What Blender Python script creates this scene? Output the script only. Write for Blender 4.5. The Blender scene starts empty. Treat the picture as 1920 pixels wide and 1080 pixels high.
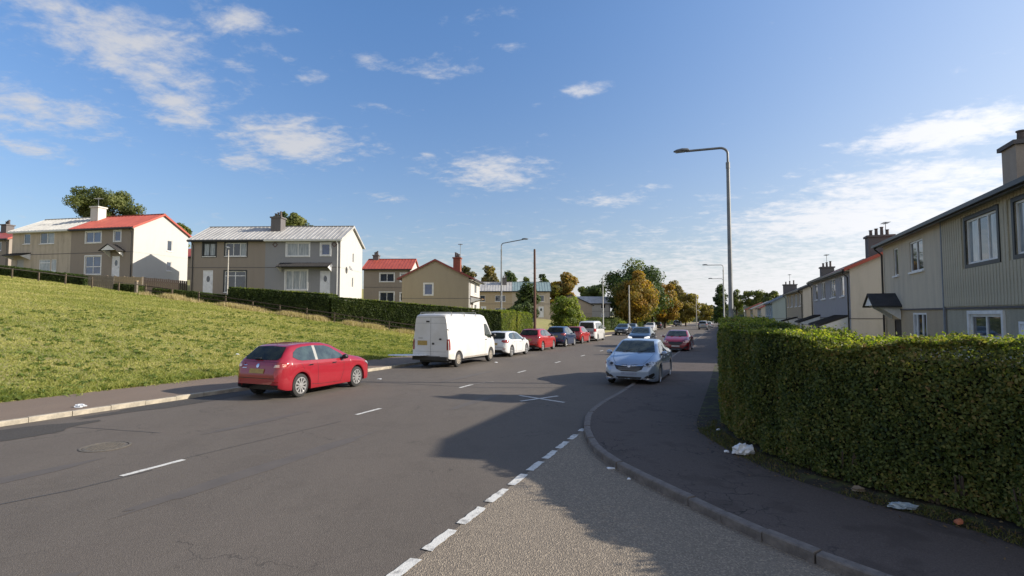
import bpy, bmesh, math, random
import numpy as np
from mathutils import Vector, Matrix, Euler
from mathutils.bvhtree import BVHTree
from mathutils.geometry import tessellate_polygon

random.seed(7); rng = np.random.default_rng(7)
R = math.radians
S = bpy.context.scene
COL = S.collection

# ------------------------------------------------------------------ camera
CAM_H = 2.6
PITCH = math.atan(48 / 960.0)
cam_d = bpy.data.cameras.new('camera'); cam = bpy.data.objects.new('camera', cam_d); COL.objects.link(cam)
cam_d.sensor_width = 36; cam_d.lens = 18; cam_d.clip_start = .1; cam_d.clip_end = 6000
cam.location = (0, 0, CAM_H); cam.rotation_euler = (R(90) + PITCH, 0, 0)
S.camera = cam

# ------------------------------------------------------------------ sun and sky
SUN_EL = R(24.5)
SUN_DIR = Vector((math.cos(SUN_EL), -.03, math.sin(SUN_EL))).normalized()
sd = bpy.data.lights.new('sun', 'SUN'); sd.energy = 4.3; sd.angle = R(.53); sd.color = (1, .91, .78)
so = bpy.data.objects.new('sun', sd); COL.objects.link(so); so.location = (60, 0, 40)
so.rotation_euler = SUN_DIR.to_track_quat('Z', 'Y').to_euler()

def azel(px, py):
    a = math.atan((px - 960) / 960.0)
    return a, math.atan((588 - py) / 960.0 * math.cos(a))

def build_world():
    w = bpy.data.worlds.new('World'); S.world = w; w.use_nodes = True
    nt = w.node_tree; N = nt.nodes; L = nt.links; N.clear()
    out = N.new('ShaderNodeOutputWorld'); bg = N.new('ShaderNodeBackground'); bg.inputs['Strength'].default_value = .10
    sky = N.new('ShaderNodeTexSky'); sky.sky_type = 'NISHITA'; sky.sun_disc = False
    sky.sun_elevation = SUN_EL; sky.sun_rotation = R(91.7)
    sky.air_density = 1.25; sky.dust_density = .45; sky.ozone_density = 2.6; sky.altitude = 50
    tc = N.new('ShaderNodeTexCoord'); sep = N.new('ShaderNodeSeparateXYZ'); L.new(tc.outputs['Generated'], sep.inputs[0])
    def M(op, a, b=None, c=None, clamp=False):
        n = N.new('ShaderNodeMath'); n.operation = op; n.use_clamp = clamp
        for i, v in enumerate((a, b, c)):
            if v is None: continue
            if isinstance(v, (int, float)): n.inputs[i].default_value = v
            else: L.new(v, n.inputs[i])
        return n.outputs[0]
    x, y, z = sep.outputs
    az = M('ARCTAN2', x, y); el = M('ARCSINE', z)
    zz = M('ADD', M('MAXIMUM', z, 0), .15)
    cx = M('DIVIDE', x, zz); cy = M('DIVIDE', y, zz)
    comb = N.new('ShaderNodeCombineXYZ'); L.new(cx, comb.inputs[0]); L.new(cy, comb.inputs[1])
    def noise(scale, det, rough, dist=0, off=0):
        n = N.new('ShaderNodeTexNoise'); n.inputs['Scale'].default_value = scale; n.inputs['Detail'].default_value = det
        n.inputs['Roughness'].default_value = rough; n.inputs['Distortion'].default_value = dist
        mp = N.new('ShaderNodeMapping'); mp.inputs['Location'].default_value = (off, off * 1.7, 0)
        mp.inputs['Rotation'].default_value = (0, 0, .35); mp.inputs['Scale'].default_value = (1, 1.25, 1)
        L.new(comb.outputs[0], mp.inputs[0]); L.new(mp.outputs[0], n.inputs['Vector'])
        return n.outputs[0]
    n1 = noise(6.2, 10, .66, .35, 5.3); n2 = noise(14., 6, .6, .2, 11.0)
    # broad places where the photograph's clouds stand (centre px, half sizes px, weight)
    blobs = [(200, 60, 210, 80, .34), (280, 130, 120, 60, .34), (60, 200, 170, 45, .35), (330, 190, 90, 50, .36), (540, 258, 130, 48, .38), (430, 20, 90, 60, .28),
             (690, 104, 60, 18, .25), (815, 118, 75, 26, .27), (930, 318, 105, 40, .36), (1098, 160, 45, 16, .34), (575, 136, 30, 22, .2),
             (40, 275, 100, 25, .27), (460, 300, 90, 22, .28), (420, 110, 60, 16, .26), (480, 75, 55, 24, .22), (1150, 372, 85, 16, .3), (960, 75, 30, 10, .22), (1230, 350, 40, 8, .24), (1350, 368, 50, 8, .26), (800, 288, 20, 8, .22), (1440, 358, 40, 6, .2), (1090, 432, 60, 8, .22), (930, 436, 50, 7, .22), (725, 198, 60, 12, .22), (900, 22, 70, 25, .18), (720, 370, 45, 10, .24),
             (1790, 240, 190, 34, .52), (1720, 340, 300, 50, .40), (1600, 410, 330, 50, .46), (1850, 450, 380, 120, .52)]
    tot = None
    for px, py, wx, wy, wt in blobs:
        a0, e0 = azel(px, py); a1, _ = azel(px + wx, py); _, e1 = azel(px, py - wy)
        wa = abs(a1 - a0); we = abs(e1 - e0)
        dx = M('DIVIDE', M('SUBTRACT', az, a0), wa); dy = M('DIVIDE', M('SUBTRACT', el, e0), we)
        r2 = M('ADD', M('MULTIPLY', dx, dx), M('MULTIPLY', dy, dy))
        g = M('MULTIPLY', M('EXPONENT', M('MULTIPLY', r2, -.8)), wt)
        tot = g if tot is None else M('MAXIMUM', tot, g)
    # the low bank of cloud round the horizon, and unseen cloud added to brighten the shaded sides
    bank = M('MULTIPLY', M('EXPONENT', M('MULTIPLY', M('POWER', M('DIVIDE', M('MAXIMUM', el, 0), .15), 2.0), -1)), .56)
    azb = M('MULTIPLY_ADD', M('SINE', az), .45, .62)
    tot = M('MAXIMUM', tot, M('MULTIPLY', bank, azb))
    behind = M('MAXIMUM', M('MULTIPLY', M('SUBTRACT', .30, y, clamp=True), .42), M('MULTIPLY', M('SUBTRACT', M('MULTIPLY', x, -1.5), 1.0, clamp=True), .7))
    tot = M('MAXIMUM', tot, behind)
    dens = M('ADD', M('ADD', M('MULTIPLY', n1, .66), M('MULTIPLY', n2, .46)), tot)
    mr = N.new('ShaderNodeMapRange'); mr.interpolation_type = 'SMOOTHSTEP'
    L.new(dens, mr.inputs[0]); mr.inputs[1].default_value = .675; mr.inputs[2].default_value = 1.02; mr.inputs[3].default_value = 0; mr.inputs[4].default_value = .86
    # clouds toward the sun are brighter
    toward = M('MULTIPLY_ADD', x, .5, .5)
    cb = M('MULTIPLY_ADD', M('POWER', toward, 3), 4.0, 3.9)
    cc = N.new('ShaderNodeCombineXYZ'); L.new(cb, cc.inputs[0]); L.new(cb, cc.inputs[1]); L.new(M('MULTIPLY', cb, 1.03), cc.inputs[2])
    # thin veil: the air near the horizon and near the sun is milky
    veil = M('ADD', M('MULTIPLY', M('EXPONENT', M('MULTIPLY', M('MAXIMUM', el, 0), -7.5)), M('MULTIPLY_ADD', toward, .85, .12)), M('MULTIPLY', M('POWER', toward, 5), .85), clamp=True)
    tint = N.new('ShaderNodeMix'); tint.data_type = 'RGBA'; tint.blend_type = 'MULTIPLY'; tint.inputs['Factor'].default_value = 1
    L.new(sky.outputs[0], tint.inputs['A']); tb_ = N.new('ShaderNodeMix'); tb_.data_type = 'RGBA'; L.new(M('MULTIPLY', el, 1.9, clamp=True), tb_.inputs['Factor']); tb_.inputs['A'].default_value = (.63, .63, .76, 1); tb_.inputs['B'].default_value = (.63, .835, 1.09, 1); L.new(tb_.outputs['Result'], tint.inputs['B'])
    mv = N.new('ShaderNodeMix'); mv.data_type = 'RGBA'; L.new(veil, mv.inputs['Factor']); L.new(tint.outputs['Result'], mv.inputs['A'])
    vc = N.new('ShaderNodeCombineXYZ'); L.new(M('MULTIPLY', cb, .80), vc.inputs[0]); L.new(M('MULTIPLY', cb, .835), vc.inputs[1]); L.new(M('MULTIPLY', cb, .86), vc.inputs[2])
    L.new(vc.outputs[0], mv.inputs['B'])
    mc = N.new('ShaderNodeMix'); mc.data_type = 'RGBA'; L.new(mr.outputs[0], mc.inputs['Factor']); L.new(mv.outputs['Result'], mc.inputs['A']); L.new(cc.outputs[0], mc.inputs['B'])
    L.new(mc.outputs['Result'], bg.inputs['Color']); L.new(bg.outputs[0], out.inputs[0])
build_world()
S.view_settings.view_transform = 'Standard'; S.view_settings.look = 'None'
S.view_settings.gamma = 1; S.view_settings.use_curve_mapping = False
S.view_settings.exposure = 0.78

# ------------------------------------------------------------------ frame of the street: s along the road, t to the right of it
U = np.array((.3846, .9231)); V = np.array((.9231, -.3846)); SL = 9 / 1040.
def rf(s): return -SL * np.clip(s, -80, 380)
def st(s, t, z=0): return (s * U[0] + t * V[0], s * U[1] + t * V[1], float(rf(s)) + z)
def to_st(x, y): return x * U[0] + y * U[1], x * V[0] + y * V[1]
def ray(px, py):
    a = (px - 960) / 960.; b = (540 - py) / 960.
    return a, math.cos(PITCH) - b * math.sin(PITCH), math.sin(PITCH) + b * math.cos(PITCH)
def gnd(px, py, off=0):
    d = ray(px, py); k = (CAM_H - off) / (-d[2] - SL * (d[0] * U[0] + d[1] * U[1])); return k * d[0], k * d[1]
def at(px, py, Y):
    d = ray(px, py); k = Y / d[1]; return k * d[0], Y, CAM_H + k * d[2]
def sstep(a, b, x):
    t = np.clip((x - a) / (b - a), 0, 1); return t * t * (3 - 2 * t)
# platforms where the left-hand houses stand: x, y, z, radius
PLAT = [(-24, 52, 4.25, 7), (-31, 47, 3.9, 3.5), (-18, 46.8, 3.2, 3), (-45, 55, 6.0, 8), (-38, 47.5, 4.9, 3), (-48, 47, 5.6, 4), (-19, 76, 3.6, 8), (-9, 61, 1.5, 6), (-7, 52, 1.2, 4), (0, 100, 1.6, 12), (-60, 60, 6.9, 10), (-32, 62, 5.6, 5), (-38, 84, 7.4, 14), (-20, 115, 5, 18), (16, 108, -.2, 8), (3, 58, -.2, 5), (6, 68, -.4, 6), (10, 80, -.5, 6), (14, 92, -.6, 6), (20, 104, -.7, 6)]
def terrain(x, y):
    x = np.asarray(x, float); y = np.asarray(y, float)
    s, t = to_st(x, y); base = rf(s)
    d = np.clip(-19.3 - t, 0, None); dd = np.minimum(d, 60)
    field = base + .12 + .19 * dd - .0009 * dd ** 2
    num = np.zeros_like(x); den = np.zeros_like(x)
    for px, py, pz, pr in PLAT:
        w = np.exp(-((x - px) ** 2 + (y - py) ** 2) / (pr * pr) * 1.3); num += w * pz; den += w
    wb = .006; plat = (num + wb * (base + np.minimum(d, 30) * .12)) / (den + wb)
    k = sstep(43.6, 48, y) * sstep(1.5, 6, d)
    left = field * (1 - k) + plat * k
    left = np.where(d > 0, left, base + .12)
    right = base + .12 + .5 * sstep(.8, 4.5, t) * sstep(8, 11, s)
    inroad = ((t > -19.3) & (t < .6)) | ((t >= -.3) & (s < 12))
    z = np.where(t < -19.3, left, right)
    z = np.where(inroad, base - .06, z)
    return z

# ------------------------------------------------------------------ materials
MATS = {}
def mat(name, c1, c2=None, scale=5., rough=.8, bump=0., bscale=40., metal=0., coat=0., spec=.5, detail=4., emit=None, stretch=None, lo=.35, hi=.65):
    if name in MATS: return MATS[name]
    m = bpy.data.materials.new(name); m.use_nodes = True; nt = m.node_tree; N = nt.nodes; L = nt.links
    b = N['Principled BSDF']; b.inputs['Roughness'].default_value = rough; b.inputs['Metallic'].default_value = metal
    b.inputs['Coat Weight'].default_value = coat; b.inputs['Coat Roughness'].default_value = .04; b.inputs['Specular IOR Level'].default_value = spec
    tc = N.new('ShaderNodeTexCoord'); mp = N.new('ShaderNodeMapping'); L.new(tc.outputs['Object'], mp.inputs[0])
    if stretch: mp.inputs['Scale'].default_value = stretch
    if c2 is None: c2 = tuple(v * .82 for v in c1)
    n = N.new('ShaderNodeTexNoise'); n.inputs['Scale'].default_value = scale; n.inputs['Detail'].default_value = detail; n.inputs['Roughness'].default_value = .6
    L.new(mp.outputs[0], n.inputs['Vector'])
    cr = N.new('ShaderNodeValToRGB'); cr.color_ramp.elements[0].position = lo; cr.color_ramp.elements[1].position = hi
    cr.color_ramp.elements[0].color = (*c1, 1); cr.color_ramp.elements[1].color = (*c2, 1)
    L.new(n.outputs[0], cr.inputs[0]); L.new(cr.outputs[0], b.inputs['Base Color'])
    if bump:
        n2 = N.new('ShaderNodeTexNoise'); n2.inputs['Scale'].default_value = bscale; n2.inputs['Detail'].default_value = 3
        L.new(mp.outputs[0], n2.inputs['Vector'])
        bp = N.new('ShaderNodeBump'); bp.inputs['Strength'].default_value = bump; bp.inputs['Distance'].default_value = .02
        L.new(n2.outputs[0], bp.inputs['Height']); L.new(bp.outputs[0], b.inputs['Normal'])
    if emit: b.inputs['Emission Color'].default_value = (*emit[:3], 1); b.inputs['Emission Strength'].default_value = emit[3]
    MATS[name] = m; return m

def wall_mat(name, c, stain=.25, grime=(.10, .095, .085), bscale=55, streak=3.):
    """render or roughcast: base colour, broad blotches, vertical streaks"""
    if name in MATS: return MATS[name]
    m = bpy.data.materials.new(name); m.use_nodes = True; nt = m.node_tree; N = nt.nodes; L = nt.links
    b = N['Principled BSDF']; b.inputs['Roughness'].default_value = .92; b.inputs['Specular IOR Level'].default_value = .2
    tc = N.new('ShaderNodeTexCoord')
    def nz(sc, sx, sy, sz, det=5):
        mp = N.new('ShaderNodeMapping'); mp.inputs['Scale'].default_value = (sx, sy, sz); L.new(tc.outputs['Object'], mp.inputs[0])
        n = N.new('ShaderNodeTexNoise'); n.inputs['Scale'].default_value = sc; n.inputs['Detail'].default_value = det; n.inputs['Roughness'].default_value = .65
        L.new(mp.outputs[0], n.inputs['Vector']); return n.outputs[0]
    a = nz(.7, 1, 1, 1); s = nz(streak, 1, 1, .12); f = nz(bscale, 1, 1, 1, 2)
    def mr(v, lo, hi, o0, o1):
        n = N.new('ShaderNodeMapRange'); L.new(v, n.inputs[0]); n.inputs[1].default_value = lo; n.inputs[2].default_value = hi; n.inputs[3].default_value = o0; n.inputs[4].default_value = o1; return n.outputs[0]
    ad = N.new('ShaderNodeMath'); ad.operation = 'MULTIPLY'; L.new(mr(a, .3, .75, .1, 1), ad.inputs[0]); L.new(mr(s, .42, .8, 0, 1), ad.inputs[1])
    m1 = N.new('ShaderNodeMix'); m1.data_type = 'RGBA'; m1.inputs['A'].default_value = (*c, 1); m1.inputs['B'].default_value = (*[v * .82 for v in c], 1)
    L.new(mr(f, .4, .62, 0, 1), m1.inputs['Factor'])
    m2 = N.new('ShaderNodeMix'); m2.data_type = 'RGBA'; L.new(m1.outputs['Result'], m2.inputs['A']); m2.inputs['B'].default_value = (*grime, 1)
    k = N.new('ShaderNodeMath'); k.operation = 'MULTIPLY'; k.inputs[1].default_value = stain * 2; L.new(ad.outputs[0], k.inputs[0]); L.new(k.outputs[0], m2.inputs['Factor'])
    L.new(m2.outputs['Result'], b.inputs['Base Color'])
    bp = N.new('ShaderNodeBump'); bp.inputs['Strength'].default_value = .35; bp.inputs['Distance'].default_value = .02
    L.new(f, bp.inputs['Height']); L.new(bp.outputs[0], b.inputs['Normal'])
    MATS[name] = m; return m

def leaf_mat(name, cols, transl=.35, rough=.6):
    if name in MATS: return MATS[name]
    m = bpy.data.materials.new(name); m.use_nodes = True; nt = m.node_tree; N = nt.nodes; L = nt.links
    b = N['Principled BSDF']; out = N['Material Output']; b.inputs['Roughness'].default_value = rough; b.inputs['Specular IOR Level'].default_value = .3
    at_ = N.new('ShaderNodeAttribute'); at_.attribute_name = 'rnd'
    cr = N.new('ShaderNodeValToRGB'); el = cr.color_ramp.elements
    n = len(cols)
    el[0].position = 0; el[0].color = (*cols[0], 1); el[1].position = 1; el[1].color = (*cols[-1], 1)
    for i in range(1, n - 1):
        e = el.new(i / (n - 1)); e.color = (*cols[i], 1)
    L.new(at_.outputs['Fac'], cr.inputs[0]); L.new(cr.outputs[0], b.inputs['Base Color'])
    tr = N.new('ShaderNodeBsdfTranslucent'); hs = N.new('ShaderNodeMix'); hs.data_type = 'RGBA'; hs.blend_type = 'MULTIPLY'; hs.inputs['Factor'].default_value = 1
    L.new(cr.outputs[0], hs.inputs['A']); hs.inputs['B'].default_value = (1.7, 1.9, .6, 1); L.new(hs.outputs['Result'], tr.inputs['Color'])
    mx = N.new('ShaderNodeMixShader'); mx.inputs[0].default_value = transl; L.new(b.outputs[0], mx.inputs[1]); L.new(tr.outputs[0], mx.inputs[2]); L.new(mx.outputs[0], out.inputs[0])
    MATS[name] = m; return m

def asphalt(name, c1, c2, speck, speck_amt, vor, bump, cracks=0, big=.12, rough=.85, cks=2.4, ckw=.035, patch=.55):
    m = bpy.data.materials.new(name); m.use_nodes = True; nt = m.node_tree; N = nt.nodes; L = nt.links
    b = N['Principled BSDF']; b.inputs['Roughness'].default_value = rough; b.inputs['Specular IOR Level'].default_value = .35
    tc = N.new('ShaderNodeTexCoord')
    def nz(sc, det=4, st_=(1, 1, 1), rot=0):
        mp = N.new('ShaderNodeMapping'); mp.inputs['Scale'].default_value = st_; mp.inputs['Rotation'].default_value = (0, 0, rot); L.new(tc.outputs['Object'], mp.inputs[0])
        n = N.new('ShaderNodeTexNoise'); n.inputs['Scale'].default_value = sc; n.inputs['Detail'].default_value = det; n.inputs['Roughness'].default_value = .62
        L.new(mp.outputs[0], n.inputs['Vector']); return n.outputs[0]
    def mr(v, lo, hi, o0=0, o1=1):
        n = N.new('ShaderNodeMapRange'); L.new(v, n.inputs[0]); n.inputs[1].default_value = lo; n.inputs[2].default_value = hi; n.inputs[3].default_value = o0; n.inputs[4].default_value = o1; return n.outputs[0]
    def mix(f, a, bb, mode='MIX'):
        n = N.new('ShaderNodeMix'); n.data_type = 'RGBA'; n.blend_type = mode
        if isinstance(f, float): n.inputs['Factor'].default_value = f
        else: L.new(f, n.inputs['Factor'])
        for k, v in (('A', a), ('B', bb)):
            if isinstance(v, tuple): n.inputs[k].default_value = (*v, 1)
            else: L.new(v, n.inputs[k])
        return n.outputs['Result']
    long_ = nz(.5, 5, (1, .18, 1), -math.atan2(U[0], U[1]) * -1)
    c = mix(mr(nz(big, 5), .35, .65), c1, c2)
    c = mix(mr(long_, .38, .62, 0, .7), c, tuple(v * .80 for v in c1))
    c = mix(mr(nz(1.6, 6), .55, .8, 0, .55), c, tuple(v * .78 for v in c1))
    vo = N.new('ShaderNodeTexVoronoi'); vo.inputs['Scale'].default_value = vor; L.new(tc.outputs['Object'], vo.inputs['Vector'])
    sc = N.new('ShaderNodeSeparateColor'); L.new(vo.outputs['Color'], sc.inputs[0])
    c = mix(mr(sc.outputs[0], .62, .9, 0, speck_amt), c, speck)
    c = mix(mr(sc.outputs[1], .7, .95, 0, speck_amt * .8), c, tuple(v * .35 for v in c1))
    if cracks:
        v2 = N.new('ShaderNodeTexVoronoi'); v2.feature = 'DISTANCE_TO_EDGE'; v2.inputs['Scale'].default_value = cks
        ds = N.new('ShaderNodeMapping'); L.new(tc.outputs['Object'], ds.inputs[0])
        wn = N.new('ShaderNodeTexNoise'); wn.inputs['Scale'].default_value = 4; L.new(tc.outputs['Object'], wn.inputs['Vector'])
        ad = N.new('ShaderNodeVectorMath'); ad.operation = 'MULTIPLY_ADD'; L.new(wn.outputs['Color'], ad.inputs[0]); ad.inputs[1].default_value = (.5, .5, .5); L.new(tc.outputs['Object'], ad.inputs[2])
        L.new(ad.outputs[0], v2.inputs['Vector'])
        ck = mr(v2.outputs['Distance'], 0, ckw, 1, 0)
        mk = mr(nz(.55, 3), .48, .58, 0, cracks)
        mm = N.new('ShaderNodeMath'); mm.operation = 'MULTIPLY'; L.new(ck, mm.inputs[0]); L.new(mk, mm.inputs[1])
        c = mix(mm.outputs[0], c, (.012, .011, .012))
        c = mix(mr(nz(.9, 3), .56, .62, 0, patch), c, tuple(v * .55 for v in c1))
    L.new(c, b.inputs['Base Color'])
    bp = N.new('ShaderNodeBump'); bp.inputs['Strength'].default_value = bump; bp.inputs['Distance'].default_value = .012
    L.new(vo.outputs['Distance'], bp.inputs['Height']); L.new(bp.outputs[0], b.inputs['Normal'])
    MATS[name] = m; return m

M_ROAD = asphalt('road asphalt', (.128, .108, .090), (.108, .094, .080), (.19, .165, .14), .4, 90., .4, cracks=.5, cks=.42, ckw=.008, patch=.16)
M_SIDE = asphalt('side road chippings', (.235, .195, .15), (.20, .168, .132), (.42, .35, .26), .55, 62., .7)
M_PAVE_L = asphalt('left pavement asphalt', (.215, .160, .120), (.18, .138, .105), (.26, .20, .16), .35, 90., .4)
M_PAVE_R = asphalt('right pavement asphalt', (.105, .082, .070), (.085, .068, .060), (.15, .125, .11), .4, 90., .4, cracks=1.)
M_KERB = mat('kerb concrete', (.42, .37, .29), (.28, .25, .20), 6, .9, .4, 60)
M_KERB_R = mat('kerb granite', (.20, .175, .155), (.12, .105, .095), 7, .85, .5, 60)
M_PAINT = mat('road paint', (.60, .59, .55), (.28, .27, .25), 9, .7, .3, 50, lo=.5, hi=.7)
M_PAINT_FAINT = mat('worn road paint', (.30, .285, .26), (.17, .16, .15), 14, .8, .3, 50)
M_TAR = mat('tar seam', (.045, .043, .042), (.07, .066, .062), 3, .6)
M_IRON = mat('cast iron', (.11, .10, .085), (.20, .17, .13), 22, .7, .4, 30, metal=.3)
M_GROUND = mat('field turf', (.20, .20, .065), (.25, .215, .09), 1.1, .95, .6, 12)
M_SOIL = mat('hedge bottom soil', (.045, .035, .022), (.05, .06, .018), 5, .95, .8, 20)
M_DARK = mat('dark trim', (.014, .014, .016), None, 5, .45)
M_RUBBER = mat('tyre rubber', (.018, .018, .018), (.03, .03, .03), 14, .85)
M_ALLOY = mat('alloy', (.62, .62, .62), (.5, .5, .5), 6, .3, metal=.75)
M_STEELRIM = mat('dusty steel wheel', (.34, .31, .27), (.22, .19, .15), 9, .6, metal=.2)
M_CHROME = mat('chrome', (.75, .76, .78), None, 5, .12, metal=1)
M_GLASS = mat('car glass', (.012, .016, .014), (.05, .06, .05), 2.6, .06, spec=.5)
M_GLASSSIDE = mat('car side glass', (.05, .075, .075), (.02, .03, .035), 3, .05, coat=.6, spec=.8)
M_REARGLASS = mat('tinted rear glass', (.006, .007, .007), (.03, .034, .02), 3, .07, spec=.25)
M_PLATEY = mat('yellow plate', (.42, .29, .07), (.30, .20, .06), 24, .5)
M_PLATEW = mat('white plate', (.45, .46, .46), (.33, .34, .34), 24, .5)
M_TAIL = mat('tail light', (.30, .012, .014), (.20, .008, .01), 5, .12, coat=1)
M_HEAD = mat('head light', (.60, .62, .64), (.12, .13, .14), 16, .08, coat=1, metal=.3)
M_WHITELAMP = mat('clear lamp lens', (.75, .62, .50), (.55, .2, .15), 9, .15, coat=1)
M_UPVC = mat('white frame', (.78, .78, .77), None, 3, .4)
M_BROWNFRAME = mat('dark window frame', (.025, .03, .032), None, 3, .45)
M_PANE = mat('window pane', (.030, .045, .07), (.014, .02, .03), 1.2, .03, coat=.5, spec=1.)
M_PANEBLUE = mat('window pane with blue curtain', (.045, .085, .20), (.03, .05, .12), 1.2, .04, coat=.5, spec=1.)
M_PANEPALE = mat('window pane with net curtain', (.40, .43, .44), (.17, .20, .22), 2.5, .06, coat=.5, stretch=(3, 3, .4))
M_DOORW = mat('white door', (.76, .77, .80), None, 3, .45)
M_GUTTER = mat('black gutter', (.018, .018, .018), None, 3, .4)
M_GUTTERW = mat('white gutter', (.7, .7, .68), None, 3, .45)
M_ROOFRED = mat('red sheet roof', (.40, .085, .055), (.31, .062, .042), 2.2, .55, stretch=(1, .3, 1))
M_ROOFREDDK = mat('dull red verge', (.24, .05, .042), (.17, .042, .036), 2.2, .6)
M_ROOFGREY = mat('pale metal roof', (.46, .45, .43), (.34, .33, .315), 1.4, .5, stretch=(1, .4, 1))
M_ROOFWHITE = mat('weathered white roof', (.52, .51, .47), (.42, .41, .38), 1.6, .5)
M_ROOFTEAL = mat('greenish metal roof', (.23, .31, .31), (.19, .25, .25), 1.4, .5)
M_ROOFDARK = mat('dark roof tiles', (.045, .042, .042), (.03, .028, .028), 3, .8, .3, 10)
M_WOODGREY = mat('weathered timber', (.21, .18, .14), (.12, .10, .08), 4, .9, .3, 20, stretch=(1, 1, 6))
M_WOODPALE = mat('pale timber', (.44, .34, .21), (.32, .24, .15), 4, .9, .3, 20)
M_WOODBROWN = mat('brown timber post', (.15, .115, .08), (.08, .06, .045), 4, .9)
M_WOODDARK = mat('dark stained timber', (.05, .035, .026), (.03, .022, .018), 4, .85)
M_POLEWOOD = mat('creosoted pole', (.13, .065, .045), (.075, .04, .03), 5, .85, stretch=(4, 4, .3))
M_STEEL = mat('galvanised column', (.21, .22, .23), (.15, .16, .165), 3, .5, metal=.35)
M_STEELPALE = mat('pale column', (.50, .50, .47), (.40, .40, .38), 3, .6)
M_CONCRETE = mat('concrete column', (.42, .40, .36), (.30, .28, .25), 4, .9)
M_LAMPHEAD = mat('lamp head', (.13, .14, .15), None, 3, .5)
M_LENS = mat('lamp lens', (.30, .36, .38), None, 3, .2)
M_BARK = mat('bark', (.10, .075, .05), (.05, .038, .028), 6, .95, .6, 12)
M_BRICK = mat('red brick stack', (.24, .085, .055), (.17, .06, .04), 6, .9, .3)
M_POT = mat('clay pot', (.13, .10, .09), (.08, .065, .06), 6, .9)
M_STACK = wall_mat('rendered stack', (.40, .34, .28), .3)
M_STACKDK = wall_mat('sooty stack and line shade', (.15, .14, .14), .35)
M_STACKPALE = wall_mat('pale stack', (.62, .59, .54), .15)
M_LITTER = mat('white plastic', (.78, .80, .82), (.6, .63, .66), 6, .5)
M_LITTERB = mat('pale blue plastic', (.35, .42, .46), (.2, .24, .27), 8, .3)
M_ORANGE = mat('faded orange card', (.42, .14, .07), None, 6, .8)
M_SATDISH = mat('dish grey', (.25, .25, .25), None, 4, .6)
W_BEIGE = wall_mat('beige roughcast', (.46, .37, .26), .14)
W_BEIGE2 = wall_mat('olive beige roughcast', (.375, .32, .235), .14)
W_BROWN = wall_mat('brown grey render', (.315, .27, .228), .12)
W_BLUEGREY = wall_mat('blue grey render', (.30, .30, .31), .10)
W_CREAM = wall_mat('stained cream render', (.52, .45, .36), .45)
W_WHITE = wall_mat('white render', (.52, .505, .48), .16, grime=(.35, .33, .3))
W_PINK = wall_mat('pinkish render', (.53, .50, .455), .2)
W_TAN = wall_mat('tan render', (.62, .54, .42), .25)
W_BLUE = wall_mat('pale blue render', (.30, .36, .38), .12)
W_GREYGREEN = wall_mat('grey green base course', (.44, .40, .31), .3)
M_CLAD = wall_mat('grey green metal cladding', (.55, .49, .37), .6, grime=(.11, .10, .075), streak=9)
M_CLADBLUE = wall_mat('blue grey cladding', (.40, .38, .38), .25, streak=9)

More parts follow.
